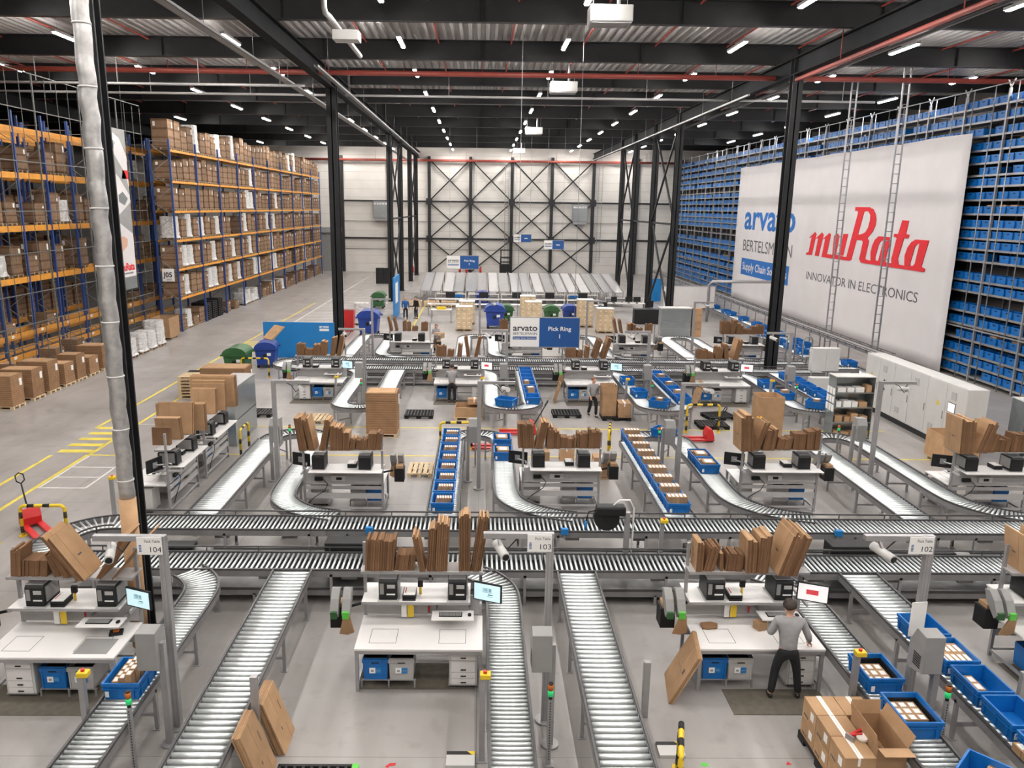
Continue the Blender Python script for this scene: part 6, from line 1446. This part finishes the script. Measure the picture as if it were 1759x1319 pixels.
MB().box(-0.03, -0.01, 0.62, 1.1, 1.45, 1.85).build('touch_panel_frame', 'midgrey', q); MB().box(-0.034, -0.03, 0.66, 1.06, 1.49, 1.81).build('touch_panel', 'screenw', q)
for yy in (1.75, 6.9): MB().prism([(yy-0.12, 1.55), (yy+0.12, 1.55), (yy, 1.78)], -0.016, -0.012, 0).build('warning_triangle', 'yellow', q)
MB().cyl((-0.05, 5.75, 1.6), (-0.012, 5.75, 1.6), 0.05, 12).cyl((-0.05, 5.75, 1.25), (-0.012, 5.75, 1.25), 0.05, 12).build('rotary_switch', 'dark', q)
def steel_shelf(x, y, rz, w, d, h, n, label):
    o = empty('steel_shelving', label, 'shelving', (x, y, 0), rz)
    for s in (-1, 1): MB().box(s*w/2-0.01, s*w/2+0.01, -d/2, d/2, 0, h).build('side_panel', 'steelsheet', o)
    MB().box(-w/2, w/2, d/2-0.01, d/2, 0, h).build('back_panel', 'steelsheet', o); MB().box(-w/2-0.02, w/2+0.02, -d/2-0.02, d/2+0.02, h, h+0.03).build('top', 'pale', o)
    for k in range(n): z = 0.08+k*(h-0.1)/n; MB().box(-w/2, w/2, -d/2, d/2, z-0.02, z+0.02).build('shelf', 'steelsheet', o)
    return o
q = steel_shelf(14.55, 29.55, 0, 1.5, 0.65, 2.48, 4, 'galvanised shelving unit full of boxes behind the right spurs')
for k in range(3):
    for j in range(3): q2 = MB().box(-0.775, -0.762, -0.3+0.24*k, -0.12+0.24*k, 1.1+0.33*j, 1.36+0.33*j).build('notice_sheet', 'paper', q)
rs = random.Random(9)
for l in range(4):
    z = 0.10+l*0.595; x = -0.66; ib = -1
    while x < 0.5:
        ib += 1; w = rs.uniform(0.18, 0.34); h = rs.uniform(0.16, 0.34); mm = 'carton' if (l in (0, 1) or x > 0.1) else 'paper'
        o2 = MB().box(0, w, -0.28, 0.1, 0, h).build('shelf_box', mm, None, (14.55+x, 29.55, z)); tag(o2, '%s %s box from the left on the galvanised shelving, %s shelf up' % (ORD[ib], 'brown' if mm == 'carton' else 'white', ORD[l]), 'box', 'boxes on the galvanised shelving'); x += w+rs.uniform(0.03, 0.12)
q = steel_shelf(20.1, 26.8, -0.1, 1.5, 0.9, 2.2, 3, 'grey shelving unit cut by the right frame edge')
for k, (x, z, w, h, mm) in enumerate(((19.6, 1.501, 0.4, 0.35, 'paper'), (20.1, 0.801, 0.5, 0.4, 'carton'), (20.3, 1.501, 0.4, 0.45, 'paper'))): o2 = MB().box(0, w, -0.3, 0.2, 0, h).build('shelf_box', mm, None, (x, 26.7, z-0.0)); tag(o2, 'box on the shelving by the right frame edge, %s' % ORD[k], 'box', 'boxes by the right frame edge')
q = empty('switch_box', 'pale double door control box on a frame right of the column', 'cabinet', (16.55, 36.6, 0)); MB().box(-0.65, 0.65, -0.2, 0.2, 1.25, 2.35).build('box_body', 'pale', q, bevel=0.01); MB().box(-0.004, 0.004, -0.205, -0.2, 1.28, 2.32).build('door_gap', 'midgrey', q); MB().box(-0.6, -0.54, -0.03, 0.03, 0, 1.25).box(0.54, 0.6, -0.03, 0.03, 0, 1.25).build('frame', 'alu', q)
q = empty('switch_box', 'pale floor cabinet behind the galvanised shelving', 'cabinet', (16.1, 35.7, 0)); MB().box(-0.55, 0.55, -0.2, 0.2, 0, 1.1).build('box_body', 'pale', q, bevel=0.01); MB().box(0.4, 0.45, -0.22, -0.2, 0.5, 0.65).build('handle', 'midgrey', q)
# ------------------------------------------------------------------ hanging signs
def sign(x, y, z, w, h, lines, label, cord=True):
    o = empty('hanging_sign', label, 'sign', (x, y, z)); a = w*0.42
    wh = MB().box(0, a, -0.03, 0.03, 0, h).build('white_half', 'paper', o); bh = MB().box(a, w, -0.03, 0.03, 0, h).build('blue_half', 'signblue', o)
    MB().box(-0.03, w+0.03, -0.035, 0.035, h, h+0.04).box(-0.03, w+0.03, -0.035, 0.035, -0.04, 0).box(-0.03, 0, -0.035, 0.035, -0.04, h+0.04).box(w, w+0.03, -0.035, 0.035, -0.04, h+0.04).build('edge_frame', 'alu', o)
    R = (PI/2, 0, 0); text('lettering', 'arvato', h*0.30, 'signtext', wh, (a*0.09, -0.034, h*0.55), R, a*0.84, 0.002, 0.008); text('lettering', 'BERTELSMANN', h*0.13, 'signtext', wh, (a*0.09, -0.034, h*0.41), R, a*0.82, 0.002)
    MB().box(a*0.09, a*0.91, -0.034, -0.03, h*0.25, h*0.35).build('blue_bar', 'signblue', wh); text('lettering', 'Supply Chain Solutions', h*0.08, 'paper', wh, (a*0.12, -0.037, h*0.275), R, a*0.76, 0.001)
    for k, (s, zz, ww) in enumerate(lines): text('lettering', s, h*0.2, 'paper', bh, (a+(w-a)/2-ww*w/2, -0.034, h*zz), R, ww*w if len(s) > 1 else None, 0.002, 0.004)
    if not lines: MB().box(a+(w-a)*0.32, a+(w-a)*0.66, -0.034, -0.03, h*0.44, h*0.54).build('faded_print', 'paper', o)
    if cord:
        for s in (0.1, 0.92): MB().cyl((w*s, 0, h), (w*s, 0, 16.86-z), 0.012, 5).build('cord', 'galv', o)
    return o
sign(1.42, 36.0, 2.38, 3.22, 1.36, (('Pick Ring', 0.56, 0.33), ('1', 0.3, 0.03)), 'hanging white and blue sign reading Pick Ring 1 over the far ring')
sign(-3.3, 77.0, 2.85, 3.1, 1.25, (('Pick Ring', 0.56, 0.33), ('2', 0.3, 0.04)), 'hanging white and blue sign reading Pick Ring 2 by the sloping lanes')
sign(3.5, 84.0, 5.2, 1.85, 0.78, (), 'small hanging white and blue sign, left and higher of two before the far wall')
sign(6.1, 76.0, 4.9, 1.9, 0.8, (), 'small hanging white and blue sign, right and lower of two before the far wall')
# ------------------------------------------------------------------ beyond the far ring
for k in range(9):
    for s in range(2):
        x = -5.5+2.1*k+0.98*s; b = 'lane %s of the sloping gravity lanes, counted from the left' % ORD[2*k+s]
        o = empty('gravity_lane', 'grey roller '+b, 'gravity lane', (x, 71.6, 0), 0, 'sloping gravity lanes')
        m = MB().bar((0.45, 0, 1.2), (0.45, 8.6, 2.2), 0.86, 0.05); m.build('lane_bed', ('galv', 'midgrey', 'grey', 'alu')[(k*2+s*3) % 4], o)
        m = MB()
        for a in (0.0, 0.9): m.bar((a, 0, 1.26), (a, 8.6, 2.26), 0.04, 0.14)
        m.build('side_rail', 'midgrey', o)
        m = MB()
        for a in (0.03, 0.87):
            for yy, zz in ((0.1, 1.15), (4.3, 1.65), (8.5, 2.15)): m.box(a-0.03, a+0.03, yy-0.03, yy+0.03, 0, zz)
        m.bar((0, 0.05, 0.7), (0.9, 0.05, 0.7), 0.05).build('leg_frame', 'midgrey', o)
        if (k*2+s) % 5 == 3:
            q = MB().tub(0.7, 0.55, 0.3, 0.02).build('blue_tote', 'blue', None, (x+0.45, 71.2, 0.72)); tag(q, 'blue tote below the sloping lanes, at lane %s from the left' % ORD[2*k+s], 'tote', 'totes below the sloping lanes')
conveyor('grey belt conveyor running below the front of the sloping lanes', [(-6, 71.2), (14, 71.2)], 0.7, z=0.7, belt='belt', legs=[1+3*k for k in range(7)], name='belt_conveyor')
def desk(x, y, w, label, scr=0, rz=0.0, z=0.76):
    o = empty('work_desk', label, 'desk', (x, y, 0), rz); MB().box(-w/2, w/2, -0.4, 0.4, z-0.04, z).build('desk_top', 'white', o)
    for s in (-1, 1): MB().box(s*(w/2-0.05)-0.03, s*(w/2-0.05)+0.03, -0.36, 0.36, 0, z-0.04).build('leg_panel', 'alu', o)
    MB().box(-w/2, w/2, 0.36, 0.4, z+0.35, z+0.42).box(-w/2+0.02, -w/2+0.06, 0.36, 0.4, z, z+0.35).box(w/2-0.06, w/2-0.02, 0.36, 0.4, z, z+0.35).build('back_rail', 'white', o); return o
for k in range(5):
    x = -3.0+2.9*k; n = ORD[k]
    desk(x, 64.6, 2.7, 'white work desk in the row beyond the pallets, %s from the left' % n, z=0.9); desk(x+0.4, 68.3, 2.7, 'white work desk in the rear row by the lanes, %s from the left' % n, z=0.9)
    q = empty('desk_monitor', 'black monitor on the white desk row, %s from the left' % n, 'monitor', (x+0.4, 68.3, 0.9)); MB().box(-0.4, 0.4, -0.03, 0.03, 0.12, 0.6).build('casing', 'dark', q); MB().box(-0.12, 0.12, -0.1, 0.1, 0, 0.03).box(-0.03, 0.03, -0.03, 0.03, 0.03, 0.15).build('stand', 'dark', q)
desk(12.6, 67.5, 3.4, 'office desk with black monitors by the right braced posts')
for k, (x, w) in enumerate(((11.6, 0.5), (12.9, 0.62), (13.6, 0.62))): q = empty('desk_monitor', 'black monitor on the office desk by the right posts, %s from the left' % ORD[k], 'monitor', (x, 67.4, 0.76)); MB().box(-w/2, w/2, -0.03, 0.03, 0.12, 0.55).build('casing', 'dark', q); MB().box(-0.12, 0.12, -0.1, 0.1, 0, 0.03).box(-0.03, 0.03, -0.03, 0.03, 0.03, 0.15).build('stand', 'dark', q)
for k, (x, y) in enumerate(((10.6, 66.4), (14.5, 66.2))): q = empty('office_chair', 'black office chair at the desk by the right posts, %s' % ('left one' if k == 0 else 'right one'), 'chair', (x, y, 0)); MB().box(-0.25, 0.25, -0.25, 0.25, 0.45, 0.53).build('seat', 'dark', q, bevel=0.03); MB().box(-0.23, 0.23, -0.28, -0.22, 0.6, 1.15).build('backrest', 'dark', q, bevel=0.02); MB().cyl((0, 0, 0.08), (0, 0, 0.45), 0.03, 8).build('column', 'dark', q); MB().bar((-0.3, 0, 0.06), (0.3, 0, 0.06), 0.05).bar((0, -0.3, 0.06), (0, 0.3, 0.06), 0.05).box(-0.32, -0.26, -0.03, 0.03, 0, 0.05).box(0.26, 0.32, -0.03, 0.03, 0, 0.05).build('base', 'dark', q)
q = empty('drawer_cabinet', 'black tool cabinet before the office desk', 'cabinet', (13.1, 60.5, 0)); MB().box(-1.1, 1.1, -0.4, 0.4, 0, 1.15).build('body', 'dark', q, bevel=0.02); MB().box(-1.05, 1.05, -0.42, -0.4, 0.75, 1.1).build('drawer', 'graph', q)
def wrapped_boxes(x, y, h, label):
    o = empty('carton_pallet', label, 'pallet stack', (x, y, 0)); link('pallet', PAL_RACK, o); m = MB(); n = int(h/0.32)
    for i in range(3):
        for l in range(n): m.box(-0.58+0.39*i, -0.58+0.39*i+0.38, -0.48, 0.48, 0.146+0.32*l, 0.146+0.32*l+0.315)
    for i in range(3):
        for l in range(n): m.box(-0.58+0.39*i+0.14, -0.58+0.39*i+0.24, -0.484, -0.48, 0.146+0.32*l+0.14, 0.146+0.32*l+0.2, 1)
    m.build('boxes', ['wood', 'paper'], o); MB().box(-0.6, 0.6, -0.5, 0.5, 0.146+0.32*n, 0.17+0.32*n).build('top_sheet', 'paper', o); return o
for k, (x, y, h) in enumerate(((-1.15, 56.2, 1.6), (3.9, 56.8, 1.95), (9.0, 55.8, 1.75), (7.9, 58.5, 1.95), (3.7, 60.5, 1.95), (-1.0, 59.5, 1.9))): wrapped_boxes(x, y, h, 'pallet of pale cartons beyond the far ring, %s' % ('left front one', 'middle front one', 'right front one', 'right rear one', 'middle rear one', 'left rear one')[k])
dumpster(1.1, 57.6, 0, 'binblue', 'blue wheeled bin between the pale carton pallets', 1.25); dumpster(2.0, 60.2, 0, 'green', 'green wheeled bin behind the blue one between pallets'); dumpster(5.5, 60.0, 0, 'green', 'green wheeled bin above the hanging sign, left of the blue one'); dumpster(7.0, 60.4, 0, 'binblue', 'blue wheeled bin above the right end of the hanging sign')
dumpster(0.2, 69.9, 0, 'binblue', 'blue wheeled bin before the sloping lanes'); dumpster(-7.65, 53.6, 0, 'binblue', 'blue wheeled bin right of the left column', 1.25); dumpster(-8.9, 68.5, 0, 'green', 'green wheeled bin among the white floor bays')
q = empty('waste_can', 'red waste can with bags beside the left column', 'waste bin', (-9.35, 55.3, 0)); MB().tub(0.8, 0.7, 1.5, 0.03, 0.06).build('can_body', 'redp', q); MB().box(-0.36, 0.36, -0.3, 0.3, 1.1, 1.45).build('contents', 'dark', q)
pallet_load('wrap', 1, (-8.9, 58.6, 0), 1.5, 'white sacks on a pallet behind the red waste can', None)
for k in range(2):
    for l in range(4): sealed_carton(-11.6+1.0*k, 91.0, 0.45*l, 0.9, 0.9, 0.44, 'dark crate in the stack far back by the column row, %s column, %s up' % (ORD[k], ORD[l]), 'dark crates far back', 0, False, False).children[0].data.materials.__setitem__(0, M['graph'])
for k in range(3): board_stack('board_pallet', -5.9+1.55*k, 69.9, 1.35, 1.2, 0.35, 'low pallet of boards before the left end of the lanes, %s from the left' % ORD[k], 'low pallets before the lanes', 'wood')
desk(-3.0, 60.2, 1.6, 'small white table with a yellow tray', z=1.0); q = MB().box(-0.35, 0.35, -0.25, 0.25, 0, 0.18).build('tray', 'yellow', None, (-3.0, 60.2, 1.0)); tag(q, 'yellow tray on the small white table', 'tray')
q = empty('zinc_cabinet', 'tall zinc sheet cabinet beyond the far ring on the right', 'cabinet', (13.75, 54.6, 0)); MB().box(-1.05, 1.05, -0.4, 0.4, 0, 1.95).build('body', 'steelsheet', q, bevel=0.01); MB().box(-1.1, 1.1, -0.45, 0.45, 1.95, 2.02).build('top', 'pale', q); MB().box(-1.05, 1.05, -0.42, -0.4, 1.1, 1.13).box(-1.05, 1.05, -0.42, -0.4, 0.5, 0.53).build('seam', 'alu', q)
for l in range(4): sealed_carton(15.25, 54.4, 0.5*l, 0.6, 0.6, 0.49, 'brown carton in the column beside the zinc cabinet, %s up' % ORD[l], 'carton column beside the zinc cabinet', 0, True, False)
q = empty('whiteboard', 'white board panel on legs behind the zinc cabinet', 'whiteboard', (17.2, 64.0, 0)); MB().box(-2.1, 2.1, -0.03, 0.03, 0.85, 2.6).build('board', 'white', q); MB().box(-2.15, 2.15, -0.05, 0.05, 2.6, 2.68).build('frame', 'alu', q)
for s in (-1.9, 1.9): MB().box(s-0.03, s+0.03, -0.3, 0.3, 0, 0.05).box(s-0.03, s+0.03, -0.03, 0.03, 0.05, 0.85).build('leg', 'alu', q)
q = MB().box(-0.7, 0.7, -0.04, 0.04, 0.02, 2.2).build('blue_screen', 'panelblue', None, (16.9, 75.5, 0), 0.3); tag(q, 'dusky blue screen between the right braced posts', 'partition')
# conveyor and pipework along the right racks
conveyor('long grey transport conveyor running along the foot of the tote racks', [(21.4, 40.0), (21.4, 98)], 0.75, z=1.35, belt='belt', legs=[1+4*k for k in range(14)], guide=(1, 1), name='belt_conveyor')
conveyor('lower roller line beside the transport conveyor along the racks', [(19.9, 37), (19.9, 80)], 0.8, 0.2, 0.04, z=0.6, parts=False, legs=[1+4*k for k in range(10)])
for k in range(14): tote(19.9, 41.0+2.4*k+(k % 3)*0.5, 0, 'blue tote on the lower line along the racks, %s from the camera' % ORD[k], 'totes on the lower line along the racks', z=0.605)
q = empty('cable_bridge', 'grey cable bridge frame over the line by the racks', 'frame', (18.2, 62, 0)); MB().tube([(0, 0, 0), (0, 0, 2.9), (0.25, 0, 3.2), (5.6, 0, 3.2), (5.85, 0, 2.9), (5.85, 0, 0)], 0.12, 10).build('duct', 'alu', q)
q = empty('chute', 'grey sloping chute at the front end of the transport conveyor', 'chute', (21.4, 39.2, 0)); MB().bar((0, 0.75, 1.35), (0, -1.2, 0.5), 0.8, 0.06).build('slide', 'midgrey', q); MB().box(-0.35, -0.3, -0.1, 0.0, 0, 1.0).box(0.3, 0.35, -0.1, 0, 0, 1.0).build('leg', 'alu', q)
for k in range(3): q = empty('hoop_rail', 'grey tubular hoop barrier right of the column, %s' % ORD[k], 'guard rail', (16.1+0.8*k, 41.9-0.3*k, 0), 0.5); MB().tube([(-0.35, 0, 0), (-0.35, 0, 1.9), (-0.2, 0, 2.1), (0.2, 0, 2.1), (0.35, 0, 1.9), (0.35, 0, 0)], 0.04, 8).build('hoop', 'alu', q); MB().bar((-0.35, 0, 1.0), (0.35, 0, 1.0), 0.04).build('cross_bar', 'alu', q)
conveyor('roller conveyor joining the far ring to the line by the racks', [(17.3, 39.2), (19.4, 39.2)], 0.8, 0.15, 0.035, parts=False, legs=[0.5, 2.8])
for k in range(6): tote(18.3, 43.5+1.6*k, 0, 'blue tote on the short line right of the column, %s from the front' % ORD[k], 'totes right of the column', z=0.805)
conveyor('short roller line carrying totes right of the column', [(18.3, 42.6), (18.3, 53)], 0.8, 0.15, 0.035, z=0.8, parts=False, legs=[1, 4, 7])
